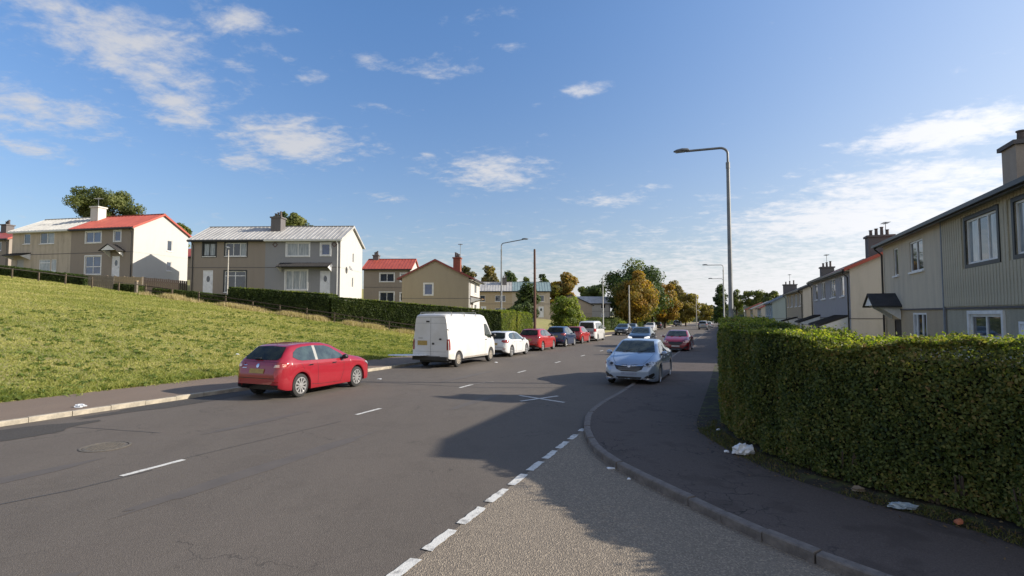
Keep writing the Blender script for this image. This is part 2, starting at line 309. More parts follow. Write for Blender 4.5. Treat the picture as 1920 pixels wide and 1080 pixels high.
# ------------------------------------------------------------------ mesh helpers
class MB:
    def __init__(s): s.v = []; s.f = []
    def quad(s, a, b, c, d): n = len(s.v); s.v += [tuple(a), tuple(b), tuple(c), tuple(d)]; s.f.append((n, n + 1, n + 2, n + 3)); return s
    def poly(s, pts): n = len(s.v); s.v += [tuple(p) for p in pts]; s.f.append(tuple(range(n, n + len(pts)))); return s
    def box(s, x0, x1, y0, y1, z0, z1, M=None):
        n = len(s.v); P = [(x, y, z) for z in (z0, z1) for y in (y0, y1) for x in (x0, x1)]
        if M is not None: P = [tuple(M @ Vector(p)) for p in P]
        s.v += P
        s.f += [tuple(n + i for i in q) for q in ((0, 2, 3, 1), (4, 5, 7, 6), (0, 1, 5, 4), (2, 6, 7, 3), (0, 4, 6, 2), (1, 3, 7, 5))]; return s
    def prism(s, pts, d):
        """pts: closed polygon (3d), extruded by vector d"""
        n = len(s.v); k = len(pts); d = Vector(d)
        s.v += [tuple(p) for p in pts] + [tuple(Vector(p) + d) for p in pts]
        s.f.append(tuple(range(n + k - 1, n - 1, -1))); s.f.append(tuple(range(n + k, n + 2 * k)))
        for i in range(k): j = (i + 1) % k; s.f.append((n + i, n + j, n + k + j, n + k + i))
        return s
    def tube(s, pts, rad, seg=8, cap=True):
        pts = [Vector(p) for p in pts]; rad = rad if isinstance(rad, (list, tuple)) else [rad] * len(pts)
        n0 = len(s.v); prev = None
        for i, p in enumerate(pts):
            d = (pts[min(i + 1, len(pts) - 1)] - pts[max(i - 1, 0)]).normalized()
            a = d.cross(Vector((0, 0, 1)) if abs(d.z) < .95 else Vector((1, 0, 0))).normalized()
            if prev is not None:
                a = (prev - d * prev.dot(d)).normalized()
            prev = a; b = d.cross(a)
            for k in range(seg):
                t = 2 * math.pi * k / seg; s.v.append(tuple(p + (a * math.cos(t) + b * math.sin(t)) * rad[i]))
        for i in range(len(pts) - 1):
            for k in range(seg):
                a = n0 + i * seg + k; b = n0 + i * seg + (k + 1) % seg; s.f.append((a, b, b + seg, a + seg))
        if cap: s.f.append(tuple(range(n0 + seg - 1, n0 - 1, -1))); e = n0 + (len(pts) - 1) * seg; s.f.append(tuple(range(e, e + seg)))
        return s
    def lathe(s, prof, seg=24, axis='y', c=(0, 0, 0)):
        n0 = len(s.v)
        for r, h in prof:
            for k in range(seg):
                t = 2 * math.pi * k / seg
                p = (r * math.cos(t), h, r * math.sin(t)) if axis == 'y' else (r * math.cos(t), r * math.sin(t), h)
                s.v.append((p[0] + c[0], p[1] + c[1], p[2] + c[2]))
        for i in range(len(prof) - 1):
            for k in range(seg):
                a = n0 + i * seg + k; b = n0 + i * seg + (k + 1) % seg; s.f.append((a, b, b + seg, a + seg))
        return s
    def mesh(s, name, m, smooth=False, fix=True):
        me = bpy.data.meshes.new(name); me.from_pydata(s.v, [], s.f); me.materials.append(m)
        if fix:
            bm = bmesh.new(); bm.from_mesh(me); bmesh.ops.recalc_face_normals(bm, faces=bm.faces); bm.to_mesh(me); bm.free()
        if smooth:
            me.polygons.foreach_set('use_smooth', [True] * len(me.polygons)); me.set_sharp_from_angle(angle=R(38))
        return me
    def build(s, name, m, parent=None, smooth=False, fix=True):
        o = bpy.data.objects.new(name, s.mesh(name, m, smooth, fix)); COL.objects.link(o)
        if parent is not None: o.parent = parent
        return o
def link(name, me, parent=None, loc=(0, 0, 0), rz=0):
    o = bpy.data.objects.new(name, me); COL.objects.link(o); o.location = loc; o.rotation_euler = (0, 0, rz)
    if parent is not None: o.parent = parent
    return o
def tag(o, label=None, cat=None, group=None, kind=None):
    if label: o['label'] = label
    if cat: o['category'] = cat
    if group: o['group'] = group
    if kind: o['kind'] = kind
    return o
def empty(name, loc, rz=0, label=None, cat=None, group=None):
    o = bpy.data.objects.new(name, None); COL.objects.link(o); o.location = loc; o.rotation_euler = (0, 0, rz); o.empty_display_size = .3
    return tag(o, label, cat, group)
def copy_tree(o, parent=None):
    c = o.copy(); COL.objects.link(c); c.parent = parent
    for ch in list(o.children): copy_tree(ch, c)
    return c

def fast_mesh(name, co, nper, m, rnd=None, smooth=False):
    """co (N,nper,3) -> mesh of N separate polygons"""
    n = co.shape[0]; me = bpy.data.meshes.new(name)
    me.vertices.add(n * nper); me.vertices.foreach_set('co', co.reshape(-1).astype(np.float32))
    me.loops.add(n * nper); me.loops.foreach_set('vertex_index', np.arange(n * nper, dtype=np.int32))
    me.polygons.add(n); me.polygons.foreach_set('loop_start', np.arange(0, n * nper, nper, dtype=np.int32)); me.polygons.foreach_set('loop_total', np.full(n, nper, dtype=np.int32))
    me.update(calc_edges=True); me.materials.append(m)
    if rnd is not None:
        a = me.attributes.new('rnd', 'FLOAT', 'FACE'); a.data.foreach_set('value', rnd.astype(np.float32))
    return me

def leaves(name, c, nrm, size, m, rnd, parent=None, spread=.8, aspect=.6):
    """c (N,3) centres, nrm (N,3) outward; diamond leaves with random tilt"""
    n = len(c); q = nrm + rng.normal(0, spread, (n, 3)); q /= np.linalg.norm(q, axis=1, keepdims=True) + 1e-9
    a = np.cross(q, rng.normal(0, 1, (n, 3))); a /= np.linalg.norm(a, axis=1, keepdims=True) + 1e-9
    b = np.cross(q, a); sz = (size * rng.uniform(.6, 1.35, n))[:, None]
    a = a * sz * .5; b = b * sz * .5 * aspect
    co = np.stack([c - a, c - b + q * sz * .08, c + a, c + b + q * sz * .08], axis=1)
    me = fast_mesh(name, co, 4, m, rnd)
    o = link(name, me, parent); o['kind'] = 'stuff'; return o

def vnoise(p, seed=0, scale=1.):
    """cheap smooth noise from sines, about -1..1"""
    r = np.random.default_rng(seed); out = np.zeros(len(p))
    for k in range(7):
        w = r.normal(0, 1, 3) * scale * (1.0 + .5 * k); out += np.sin(p @ w + r.uniform(0, 6.28)) / (1 + .35 * k)
    return out / 3.0

# ================================================================== ground, roads, pavements
def axis_lines(fine0, fine1, fstep, lo, hi, g=1.25):
    a = list(np.arange(fine0, fine1 + 1e-6, fstep)); st_ = fstep
    while a[-1] < hi: st_ *= g; a.append(a[-1] + st_)
    st_ = fstep; b = []
    x = fine0
    while x > lo: st_ *= g; x -= st_; b.append(x)
    return np.array(b[::-1] + a)
def build_ground():
    ss = axis_lines(-10, 100, 1.0, -900, 3000); tt = axis_lines(-62, 20, 1.0, -2500, 2000)
    tt = np.sort(np.concatenate([tt, [-19.32, -19.28, .58, .62]]))
    Sg, Tg = np.meshgrid(ss, tt, indexing='ij')
    X = Sg * U[0] + Tg * V[0]; Y = Sg * U[1] + Tg * V[1]; Z = terrain(X, Y)
    far = np.hypot(X, Y)
    a, b = Sg.shape
    me = bpy.data.meshes.new('ground')
    idx = np.arange(a * b).reshape(a, b)
    f = np.stack([idx[:-1, :-1], idx[1:, :-1], idx[1:, 1:], idx[:-1, 1:]], -1).reshape(-1, 4)[:, ::-1]
    me.from_pydata(np.stack([X, Y, Z], -1).reshape(-1, 3).tolist(), [], f.tolist()); me.materials.append(M_GROUND)
    me.polygons.foreach_set('use_smooth', [True] * len(me.polygons))
    tag(link('ground', me), kind='structure')
build_ground()

def sheet(name, poly_st, z, m, parent=None, kind='structure', maxlen=12., fine=None):
    pts = [Vector((s, t, 0)) for s, t in poly_st]
    bm = bmesh.new(); vs = [bm.verts.new(p) for p in pts]
    for tr in tessellate_polygon([pts]): 
        try: bm.faces.new([vs[i] for i in tr])
        except ValueError: pass
    for _ in range(6):
        es = [e for e in bm.edges if e.calc_length() > maxlen]
        if not es: break
        bmesh.ops.subdivide_edges(bm, edges=es, cuts=1, use_grid_fill=False); bmesh.ops.triangulate(bm, faces=bm.faces)
    for v in bm.verts: v.co = Vector(st(v.co.x, v.co.y, z))
    bmesh.ops.recalc_face_normals(bm, faces=bm.faces)
    if sum(f.normal.z for f in bm.faces) < 0: bmesh.ops.reverse_faces(bm, faces=bm.faces)
    me = bpy.data.meshes.new(name); bm.to_mesh(me); bm.free(); me.materials.append(m)
    o = link(name, me, parent)
    if kind: o['kind'] = kind
    return o
road = sheet('main_road', [(-60, -15.8), (60, -15.8), (180, -15.8), (380, -15.8), (380, -3.3), (180, -3.3), (60, -3.3), (19.4, -3.3), (15.5, -3.3), (12.4, -3.22), (11.3, -3.1), (0, -3.1), (-6, -3.1), (-60, -3.1)], 0, M_ROAD)
KERB = [(380, -3.32), (120, -3.32), (60, -3.32), (30, -3.32), (19.4, -3.34), (16.5, -3.42), (14.6, -3.46), (13.2, -3.38), (12.0, -3.14), (10.9, -2.82), (9.82, -2.36), (9.0, -1.82), (8.39, -1.28), (7.6, -.52), (6.87, .22), (6.25, 1.0), (5.75, 1.9), (5.4, 3.0), (5.22, 4.4), (5.2, 6), (5.2, 12), (5.2, 30), (5.2, 60)]
side = sheet('side_road', [(5.2 - .0, 60), (5.2, 30), (5.2, 12), (5.22, 4.4), (5.4, 3.0), (5.75, 1.9), (6.25, 1.0), (6.87, .22), (7.6, -.52), (8.39, -1.28), (9.0, -1.82), (9.82, -2.36), (10.9, -2.82), (12.0, -3.12), (0, -3.12), (-6, -3.12), (-6, 60)], .004, M_SIDE)
# resampled kerb line of the corner
def resample(path, step):
    P = [np.array(p, float) for p in path]; out = [P[0]]; left = step
    for a, b in zip(P[:-1], P[1:]):
        L = np.linalg.norm(b - a); x = 0
        while L - x >= left: x += left; out.append(a + (b - a) * x / L); left = step
        left -= (L - x)
    return out
def smooth_path(path, n=8):
    P = [np.array(p, float) for p in path]; out = []
    for i in range(len(P) - 1):
        p0 = P[max(i - 1, 0)]; p1 = P[i]; p2 = P[i + 1]; p3 = P[min(i + 2, len(P) - 1)]
        for k in range(n):
            t = k / n; out.append(.5 * ((2 * p1) + (p2 - p0) * t + (2 * p0 - 5 * p1 + 4 * p2 - p3) * t * t + (3 * p1 - p0 - 3 * p2 + p3) * t ** 3))
    out.append(P[-1]); return out
kc = smooth_path(KERB[4:20], 6)
HEDGE_LINE = [(13.6, -.42), (12.6, -.36), (11.5, -.02), (10.6, .38), (9.4, 1.08), (8.5, 2.1), (7.9, 2.95), (7.1, 3.5), (6.5, 4.3), (6.45, 6), (6.45, 9), (6.45, 30), (6.45, 60)]
inner = [(c[0] + .0, c[1]) for c in kc]
def offset_path(path, d):
    out = []
    for i, p in enumerate(path):
        a = path[max(i - 1, 0)]; b = path[min(i + 1, len(path) - 1)]; t = np.array(b) - np.array(a); t /= np.linalg.norm(t); nrm = np.array((t[1], -t[0])); out.append(tuple(np.array(p) + nrm * d))
    return out
kerb_path = [tuple(p) for p in [np.array((380, -3.32)), np.array((120, -3.32)), np.array((60, -3.32)), np.array((30, -3.32))] + kc + [np.array((5.2, 12)), np.array((5.2, 30)), np.array((5.2, 60))]]
test = offset_path(kerb_path, .14)
sgn = 1 if test[3][1] > -3.32 else -1
kerb_in = offset_path(kerb_path, .14 * sgn)
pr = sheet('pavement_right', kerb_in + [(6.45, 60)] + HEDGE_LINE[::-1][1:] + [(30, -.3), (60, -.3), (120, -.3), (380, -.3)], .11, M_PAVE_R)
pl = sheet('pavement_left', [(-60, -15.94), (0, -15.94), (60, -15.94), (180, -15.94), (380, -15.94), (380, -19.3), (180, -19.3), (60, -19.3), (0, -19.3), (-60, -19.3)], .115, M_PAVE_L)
def kerb_mesh(name, L, m, w=.15, h=.125):
    mb = MB(); c = .015; pts = [(-w / 2, -h), (-w / 2, h - c), (-w / 2 + c, h), (w / 2 - c, h), (w / 2, h - c), (w / 2, -h)]
    mb.prism([(-L / 2, p[0], p[1]) for p in pts], (L, 0, 0)); return mb.mesh(name, m)
km = [kerb_mesh('kerb_stone', .90, M_KERB) for _ in range(1)] ; kmr = kerb_mesh('kerb_stone', .90, M_KERB_R); kshort = kerb_mesh('kerb_stone', .60, M_KERB_R)
def put_kerb(me, a, b, parent, z=0.0):
    A = Vector(st(*a)); B = Vector(st(*b)); d = (B - A).normalized(); o = link('kerb_stone', me, parent)
    q = d.to_track_quat('X', 'Z'); o.rotation_euler = (q.to_matrix().to_euler()); o.location = (A + B) / 2 + Vector((random.uniform(-.008, .008), random.uniform(-.008, .008), z + random.uniform(-.012, .008)))
    o.rotation_euler.z += random.uniform(-.016, .016)
for k in range(75):
    s0 = -2 + k * .915; drop = -.055 if (26 < s0 < 30.5) else 0
    put_kerb(km[0], (s0, -15.87), (s0 + .915, -15.87), pl, drop)
near = resample([p for p in offset_path(kerb_path, .07 * sgn)][3:-2], .61)
near2 = [p for p in near if 1 < p[0] < 22 and p[1] < 9]
for a, b in zip(near2[:-1], near2[1:]): put_kerb(kshort, tuple(a), tuple(b), pr)
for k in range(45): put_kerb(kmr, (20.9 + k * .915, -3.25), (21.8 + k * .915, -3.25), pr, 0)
mb = MB()
for k in range(40): pass
def long_kerb(s0, s1, t, m, par):
    mb = MB(); a = [st(s0, t - .075, -.1), st(s0, t - .075, .125), st(s0, t + .075, .125), st(s0, t + .075, -.1)]; d = Vector(st(s1, t)) - Vector(st(s0, t)); mb.prism(a, d); o = mb.build('far_kerb', m, par); o['kind'] = 'structure'
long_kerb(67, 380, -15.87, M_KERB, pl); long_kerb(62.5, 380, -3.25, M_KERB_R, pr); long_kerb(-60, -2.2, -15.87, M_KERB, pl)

# soil strip with moss under the corner hedge
def strip(name, path, w0, w1, z, m, parent, kind='structure'):
    a = offset_path(path, w0); b = offset_path(path, w1)
    return sheet(name, a + b[::-1], z, m, parent, kind)
hl = [tuple(p) for p in smooth_path(HEDGE_LINE[:9], 5)]
M_VERGE = mat('mossy verge', (.030, .024, .016), (.075, .085, .018), 3.5, .95, .9, 26, lo=.48, hi=.66)
strip('soil_strip', [(30, -.3), (20, -.35)] + hl, -.28, .9, .114, M_VERGE, pr)

# ---- markings
def mark(name, s0, s1, t0, t1, m=M_PAINT, z=.008, par=None, jag=.0):
    n = 6; pts = []
    for i in range(n + 1): pts.append((s0 + (s1 - s0) * i / n + random.uniform(-jag, jag), t0 + random.uniform(-jag, jag)))
    for i in range(n, -1, -1): pts.append((s0 + (s1 - s0) * i / n + random.uniform(-jag, jag), t1 + random.uniform(-jag, jag)))
    return sheet(name, pts, z, m, par or road, None)
for k in range(44):
    s0 = 5.38 + 5.75 * k; mark('centre_line_mark', s0, s0 + 1.05 + (.5 if k > 6 else 0), -9.19, -9.08, jag=.006)
for k in range(11):
    s0 = 3.40 + .812 * k; 
    if k == 10: s0 += .05
    mark('give_way_mark', s0, s0 + (.60 if k < 9 else .5 if k == 9 else .3), -3.19, -3.06, z=.012, jag=.014)
def seg_mark(p, q, w, m, name='bar_mark', z=.010, par=None):
    a = np.array(to_st(*gnd(*p))); b = np.array(to_st(*gnd(*q))); d = b - a; d /= np.linalg.norm(d); n = np.array((-d[1], d[0])) * w / 2
    sheet(name, [tuple(a + n), tuple(b + n), tuple(b - n), tuple(a - n)], z, m, par or road, None)
M_BAR = mat('driveway bar paint', (.62, .60, .56), (.42, .40, .37), 9, .7, .3, 50)
seg_mark((974, 742), (1058, 755), .13, M_BAR); seg_mark((976, 753), (1046, 743), .13, M_BAR, z=.014)
seg_mark((878, 722), (926, 716), .06, M_PAINT_FAINT)
seg_mark((720, 676), (745, 673), .0501, M_PAINT_FAINT)
for p, q, w in [((0, 946), (140, 918), .035), ((140, 918), (285, 882), .03), ((682, 716), (909, 727), .045), ((909, 727), (1090, 727), .045), ((345, 860), (640, 790), .02), ((0, 820), (110, 812), .03), ((130, 800), (300, 812), .02)]:
    seg_mark(p, q, w, M_TAR, 'tar_seam', z=.005)
# darker resurfaced patches along the left channel
M_PATCH = asphalt('dark asphalt patch', (.058, .052, .046), (.07, .064, .058), (.11, .10, .09), .5, 75., .5)
def blotch(name, s, t, rs, rt, m, z, par, n=22, seed=0):
    r = random.Random(seed); pts = []
    for k in range(n):
        a = 2 * math.pi * k / n; q = 1 + r.uniform(-.16, .16); pts.append((s + rs * q * math.cos(a), t + rt * q * math.sin(a)))
    sheet(name, pts, z, m, par, None)
blotch('asphalt_patch', 11.2, -15.2, 3.2, .5, M_PATCH, .006, road, seed=1)
blotch('asphalt_patch', 6.2, -14.6, 1.6, .7, M_PATCH, .006, road, seed=2)

M_STAIN = mat('oil darkened asphalt', (.088, .076, .066), (.105, .090, .077), 2, .75)
for k, (s_, t_, a_, b_) in enumerate([(3.5, -10.6, 2.2, .22), (9.5, -10.7, 1.6, .16), (7.0, -7.4, 2.6, .2), (14.5, -7.2, 1.9, .18), (20.5, -10.6, 2.4, .2), (2.4, -6.2, .8, .3)]): blotch('oil_stain', s_, t_, a_, b_, M_STAIN, .0045, road, seed=20 + k)
# manhole cover of the near lane
def manhole(x, y, r, label):
    s, t = to_st(x, y); e = empty('manhole_cover', st(s, t, .006), R(20), label, 'manhole cover'); mb = MB()
    mb.lathe([(0, .004), (r * .86, .004), (r * .86, .0)], 28, 'z'); mb.build('cover_plate', M_IRON, e)
    mb = MB(); mb.lathe([(r * .9, 0), (r * .9, .008), (r, .008), (r, 0)], 28, 'z'); mb.build('outer_ring', M_IRON, e)
    mb = MB()
    for i in range(-5, 6):
        for j in range(-5, 6):
            if math.hypot(i, j) < 5: mb.box(i * r * .155 - .02, i * r * .155 + .02, j * r * .155 - .02, j * r * .155 + .02, .004, .012)
    o = mb.build('raised_pattern', M_IRON, e); o['kind'] = 'stuff'
manhole(*gnd(198, 838), .42, 'worn round iron manhole cover in the near lane at lower left')

# ================================================================== grass
M_GRASS = leaf_mat('grass blades', [(.11, .15, .026), (.23, .25, .06), (.35, .33, .11), (.46, .40, .19)], .30)
M_STRAW = leaf_mat('dry seed grass', [(.30, .24, .11), (.42, .34, .19), (.50, .42, .27)], .3)
FENCE = [(-75, 43.2), (-43, 43), (-36.3, 43), (-30.2, 43), (-23.7, 43), (-16.5, 43.2), (-10.5, 44), (-6, 45), (-2.2, 46.5)]
def fence_y(x): return np.interp(x, [f[0] for f in FENCE], [f[1] for f in FENCE])
def blades(name, x, y, z, h, w, m, rnd, lean=.45):
    n = len(x); th = rng.uniform(0, 6.283, n); dx = np.cos(th) * w / 2; dy = np.sin(th) * w / 2
    lx = rng.normal(0, lean, n) * h; ly = rng.normal(0, lean, n) * h
    co = np.stack([np.stack([x - dx, y - dy, z], -1), np.stack([x + dx, y + dy, z], -1), np.stack([x + lx, y + ly, z + h], -1)], 1)
    return fast_mesh(name, co, 3, m, rnd)
def build_grass():
    N = 520000; d = rng.uniform(0, 1, N) ** 1.25 * 46; s = rng.uniform(3, 44, N); t = -19.28 - d + np.where(rng.random(N) < .10, .32 * np.clip(np.sin(s * 2.1) + np.sin(s * 5.3 + 1) + .3, 0, 2), 0) * (d < .5)
    x = s * U[0] + t * V[0]; y = s * U[1] + t * V[1]
    k = (y < fence_y(x) + .8) & (np.abs(x) < y * 1.08 + 2) & (y > 8)
    x, y, d, t = x[k], y[k], d[k], t[k]; n = len(x); P = np.stack([x, y, 0 * x], -1)
    cl = vnoise(P, 3, .55) * .5 + .5; c2 = vnoise(P, 5, 2.4) * .5 + .5
    edge = np.exp(-d / 1.3)
    h = (.05 + .06 * np.clip(c2, 0, 1) + .08 * edge * np.clip(c2 + .3, 0, 1)) * rng.uniform(.6, 1.4, n)
    rnd = np.clip(np.where(rng.random(n) < .5, .54, .5) + .30 * (cl - .5) * 2 + rng.normal(0, .16, n) - .32 * edge + .12 * (c2 - .5), 0, 1)
    w = .022 + .0009 * y
    tag(link('field_grass', blades('field_grass', x, y, np.where(t > -19.3, rf(to_st(x, y)[0]) + .11, terrain(x, y) - .01), h, w, M_GRASS, rnd, .9)), 'mown green and yellow grass covering the sloping field', 'grass', kind='stuff')
    # dark leafy weeds in the field and a lush edge by the pavement
    n = 1500; s = rng.uniform(3, 34, n); d = rng.uniform(0, 1, n) ** 1.6 * 16; t = -19.3 - d; x = s * U[0] + t * V[0]; y = s * U[1] + t * V[1]
    c = np.repeat(np.stack([x, y, terrain(x, y) + .04], -1), 14, 0) + rng.normal(0, .07, (n * 14, 3)) * (1, 1, .4)
    o = leaves('field_weeds', c, np.tile((0., 0, 1), (len(c), 1)), .12, leaf_mat('weed leaves', [(.07, .11, .025), (.15, .19, .045)], .35), rng.uniform(0, 1, len(c)))
    tag(o, 'dark green broad-leaved weeds scattered in the field grass', 'weeds', kind='stuff')
    # long dry grass along the fence
    xs = rng.uniform(-31, -4.5, 42000); cl = vnoise(np.stack([xs, 0 * xs, 0 * xs], -1), 9, 1.5)
    k = cl + rng.normal(0, .35, len(xs)) > .12; xs = xs[k]; ys = fence_y(xs) - .15 + rng.normal(0, .28, len(xs)); n = len(xs)
    h = rng.uniform(.15, .55, n) * (.5 + .5 * np.clip(cl[k] + .6, 0, 1))
    tag(link('dry_grass', blades('dry_grass', xs, ys, terrain(xs, ys) - .02, h, np.full(n, .035), M_STRAW, rng.uniform(0, 1, n), .22)), 'tall pale dry grass along the post and rail fence', 'dry grass', kind='stuff')
    # tufts along the right kerb and hedge foot
    hp = np.array([st(*p) for p in hl]); n = 5200; i = rng.integers(0, len(hp) - 1, n); f = rng.uniform(0, 1, n)[:, None]
    p = hp[i] * (1 - f) + hp[i + 1] * f; q = np.array([*(-V[:2] * 1.0)]); p[:, 0] += -V[0] * rng.uniform(-.2, .38, n); p[:, 1] += -V[1] * rng.uniform(-.2, .38, n) 
    k = vnoise(p, 2, 1.3) > -.1; p = p[k]; n = len(p)
    tag(link('verge_grass', blades('verge_grass', p[:, 0], p[:, 1], p[:, 2] + .12, rng.uniform(.02, .07, n), np.full(n, .014), leaf_mat('verge blades', [(.04, .05, .012), (.10, .11, .02), (.14, .10, .04)], .2), rng.uniform(0, 1, n), .7)), 'thin mossy grass growing along the foot of the corner hedge', 'grass', kind='stuff')
build_grass()

# ================================================================== houses
def wall_plane(mb, o, ax, nr, W, z0, z1, ops, reveal=.11):
    """a vertical wall from o along ax with recessed openings (a0,a1,za,zb)"""
    o = Vector(o); ax = Vector(ax); nr = Vector(nr)
    xs = sorted(set([0, W] + [v for p in ops for v in p[:2]])); zs = sorted(set([z0, z1] + [v for p in ops for v in p[2:4]]))
    P = lambda a, z, d=0: o + ax * a + Vector((0, 0, z)) - nr * d
    for i in range(len(xs) - 1):
        for j in range(len(zs) - 1):
            a, b, c, d = xs[i], xs[i + 1], zs[j], zs[j + 1]
            if any(p[0] - 1e-6 <= a and b <= p[1] + 1e-6 and p[2] - 1e-6 <= c and d <= p[3] + 1e-6 for p in ops): continue
            mb.quad(P(a, c), P(b, c), P(b, d), P(a, d))
    for a, b, c, d in ops:
        for q in ((a, c, b, c), (b, c, b, d), (b, d, a, d), (a, d, a, c)):
            mb.quad(P(q[0], q[1]), P(q[2], q[3]), P(q[2], q[3], reveal), P(q[0], q[1], reveal))

def frame_at(o, ax, nr):
    o = Vector(o); ax = Vector(ax).normalized(); nr = Vector(nr).normalized()
    return Matrix(((ax.x, -nr.x, 0, o.x), (ax.y, -nr.y, 0, o.y), (ax.z, -nr.z, 1, o.z), (0, 0, 0, 1)))

def window(root, F, a, z, w, h, fm=None, pm=None, bars=(), tbar=None, fw=.07, sill=True, surround=None, name='window'):
    """F maps (along, into wall, up) to the house. bars: fractions of width with mullions, tbar: fraction of height with a transom"""
    fm = fm or M_UPVC; pm = pm or M_PANE; mb = MB(); d0, d1 = .035, .10
    mb.box(a, a + w, d0, d1, z, z + fw, F); mb.box(a, a + w, d0, d1, z + h - fw, z + h, F)
    mb.box(a, a + fw, d0, d1, z + fw, z + h - fw, F); mb.box(a + w - fw, a + w, d0, d1, z + fw, z + h - fw, F)
    xs = [a + fw] + [a + w * b for b in bars] + [a + w - fw]; zt = z + h * tbar if tbar else None
    for b in bars: mb.box(a + w * b - fw * .5, a + w * b + fw * .5, d0, d1, z + fw, z + h - fw, F)
    if tbar: mb.box(a + fw, a + w - fw, d0 + .003, d1, zt - fw * .5, zt + fw * .5, F)
    o = mb.build(name, fm, root)
    for i in range(len(xs) - 1):
        rows = [(z + fw, z + h - fw)] if not tbar else [(z + fw, zt - fw * .5), (zt + fw * .5, z + h - fw)]
        for lo, hi in rows:
            p = pm[i % len(pm)] if isinstance(pm, (list, tuple)) else pm
            MB().box(xs[i], xs[i + 1], d0 + .03, d0 + .045, lo, hi, F).build('pane', p, o)
    if sill: MB().box(a - .06, a + w + .06, -.07, .034, z - .07, z, F).build('sill', M_UPVC if sill is True else sill, o)
    if surround:
        q = .11; mb = MB(); mb.box(a - q, a + w + q, -.03, .03, z + h, z + h + q, F); mb.box(a - q, a, -.03, .03, z - q, z + h, F); mb.box(a + w, a + w + q, -.03, .03, z - q, z + h, F); mb.box(a, a + w, -.03, .03, z - q, z, F)
        mb.build('surround', surround, o)
    return o
def door(root, F, a, z, w, h, m=None, glass=True):
    mb = MB(); m = m or M_DOORW; mb.box(a, a + .07, .03, .10, z, z + h, F); mb.box(a + w - .07, a + w, .03, .10, z, z + h, F); mb.box(a + .07, a + w - .07, .03, .10, z + h - .07, z + h, F)
    mb.box(a + .07, a + w - .07, .055, .10, z, z + h - .07, F)
    mb.box(a + .2, a + w * .5 - .06, .045, .056, z + .25, z + .85, F); mb.box(a + w * .5 + .06, a + w - .2, .045, .056, z + .25, z + .85, F)
    o = mb.build('door', m, root)
    if glass:
        mb = MB(); c = a + w / 2; zc = z + 1.45; pts = [F @ Vector((c + .17 * math.cos(t) , .04, zc + .30 * math.sin(t))) for t in np.linspace(0, 6.283, 13)[:-1]]
        mb.prism(pts, F.to_3x3() @ Vector((0, .02, 0))); mb.build('door_glass', M_PANE, o)
    MB().box(a + w - .19, a + w - .15, -.01, .055, z + .95, z + 1.12, F).build('handle', M_CHROME, o)
    return o
def pitched_canopy(root, F, a, z, w, out=.9, m=None):
    mb = MB(); h = w * .33; m = m or M_ROOFDARK; c = a + w / 2
    for s in (-1, 1):
        pts = [F @ Vector((c, -out, z + h)), F @ Vector((c + s * w * .62, -out, z - .08)), F @ Vector((c + s * w * .62, 0, z - .08)), F @ Vector((c, 0, z + h))]
        mb.prism(pts, (0, 0, .07))
    o = mb.build('porch_roof', m, root)
    mb = MB(); mb.prism([F @ Vector(p) for p in ((a, -out + .06, z), (a + w, -out + .06, z), (c, -out + .06, z + h * .92))], F.to_3x3() @ Vector((0, .05, 0))); mb.build('porch_gable', M_UPVC, o)
    for x in (a + .05, a + w - .12): MB().prism([F @ Vector(p) for p in ((x, 0, z - .6), (x, 0, z), (x, -out + .2, z))], F.to_3x3() @ Vector((.07, 0, 0))).build('porch_bracket', M_UPVC, o)
def lean_canopy(root, F, a, z, w, out=.9, m=None, drop=.35, cheeks=True):
    mb = MB(); mb.prism([F @ Vector(p) for p in ((a, 0, z), (a, -out, z - drop), (a, -out, z - drop - .09), (a, 0, z - .09))], F.to_3x3() @ Vector((w, 0, 0)))
    n = int(w / .26)
    for k in range(n + 1):
        x = a + w * k / n; mb.prism([F @ Vector(p) for p in ((x - .02, 0, z + .025), (x - .02, -out, z - drop + .025), (x - .02, -out, z - drop), (x - .02, 0, z))], F.to_3x3() @ Vector((.04, 0, 0)))
    o = mb.build('canopy_roof', m or M_ROOFDARK, root)
    if cheeks:
        for x in (a + .03, a + w - .09): MB().prism([F @ Vector(p) for p in ((x, 0, z - .1), (x, -out + .04, z - drop - .1), (x, 0, z - drop - .45))], F.to_3x3() @ Vector((.06, 0, 0))).build('canopy_cheek', M_UPVC, o)
def chimney(root, x, y, z0, z1, wx, wy, m, pots=4, capm=None, along='y'):
    mb = MB(); mb.box(x - wx / 2, x + wx / 2, y - wy / 2, y + wy / 2, z0, z1); o = mb.build('chimney', m, root)
    MB().box(x - wx / 2 - .09, x + wx / 2 + .09, y - wy / 2 - .09, y + wy / 2 + .09, z1 + .002, z1 + .14).build('chimney_cap', capm or m, o)
    for k in range(pots):
        f = (k + .5) / pots - .5; cx = x + (f * (wx - .2) if along == 'x' else 0); cy = y + (f * (wy - .2) if along == 'y' else 0)
        hh = .34 + .1 * ((k * 7) % 3); mb = MB(); mb.lathe([(.10, z1 + .14), (.125, z1 + .16), (.10, z1 + .22), (.09, z1 + .14 + hh), (.12, z1 + .17 + hh), (.12, z1 + .21 + hh), (.0, z1 + .21 + hh)], 10, 'z', (cx, cy, 0)); mb.build('chimney_pot', M_POT, o, smooth=True)
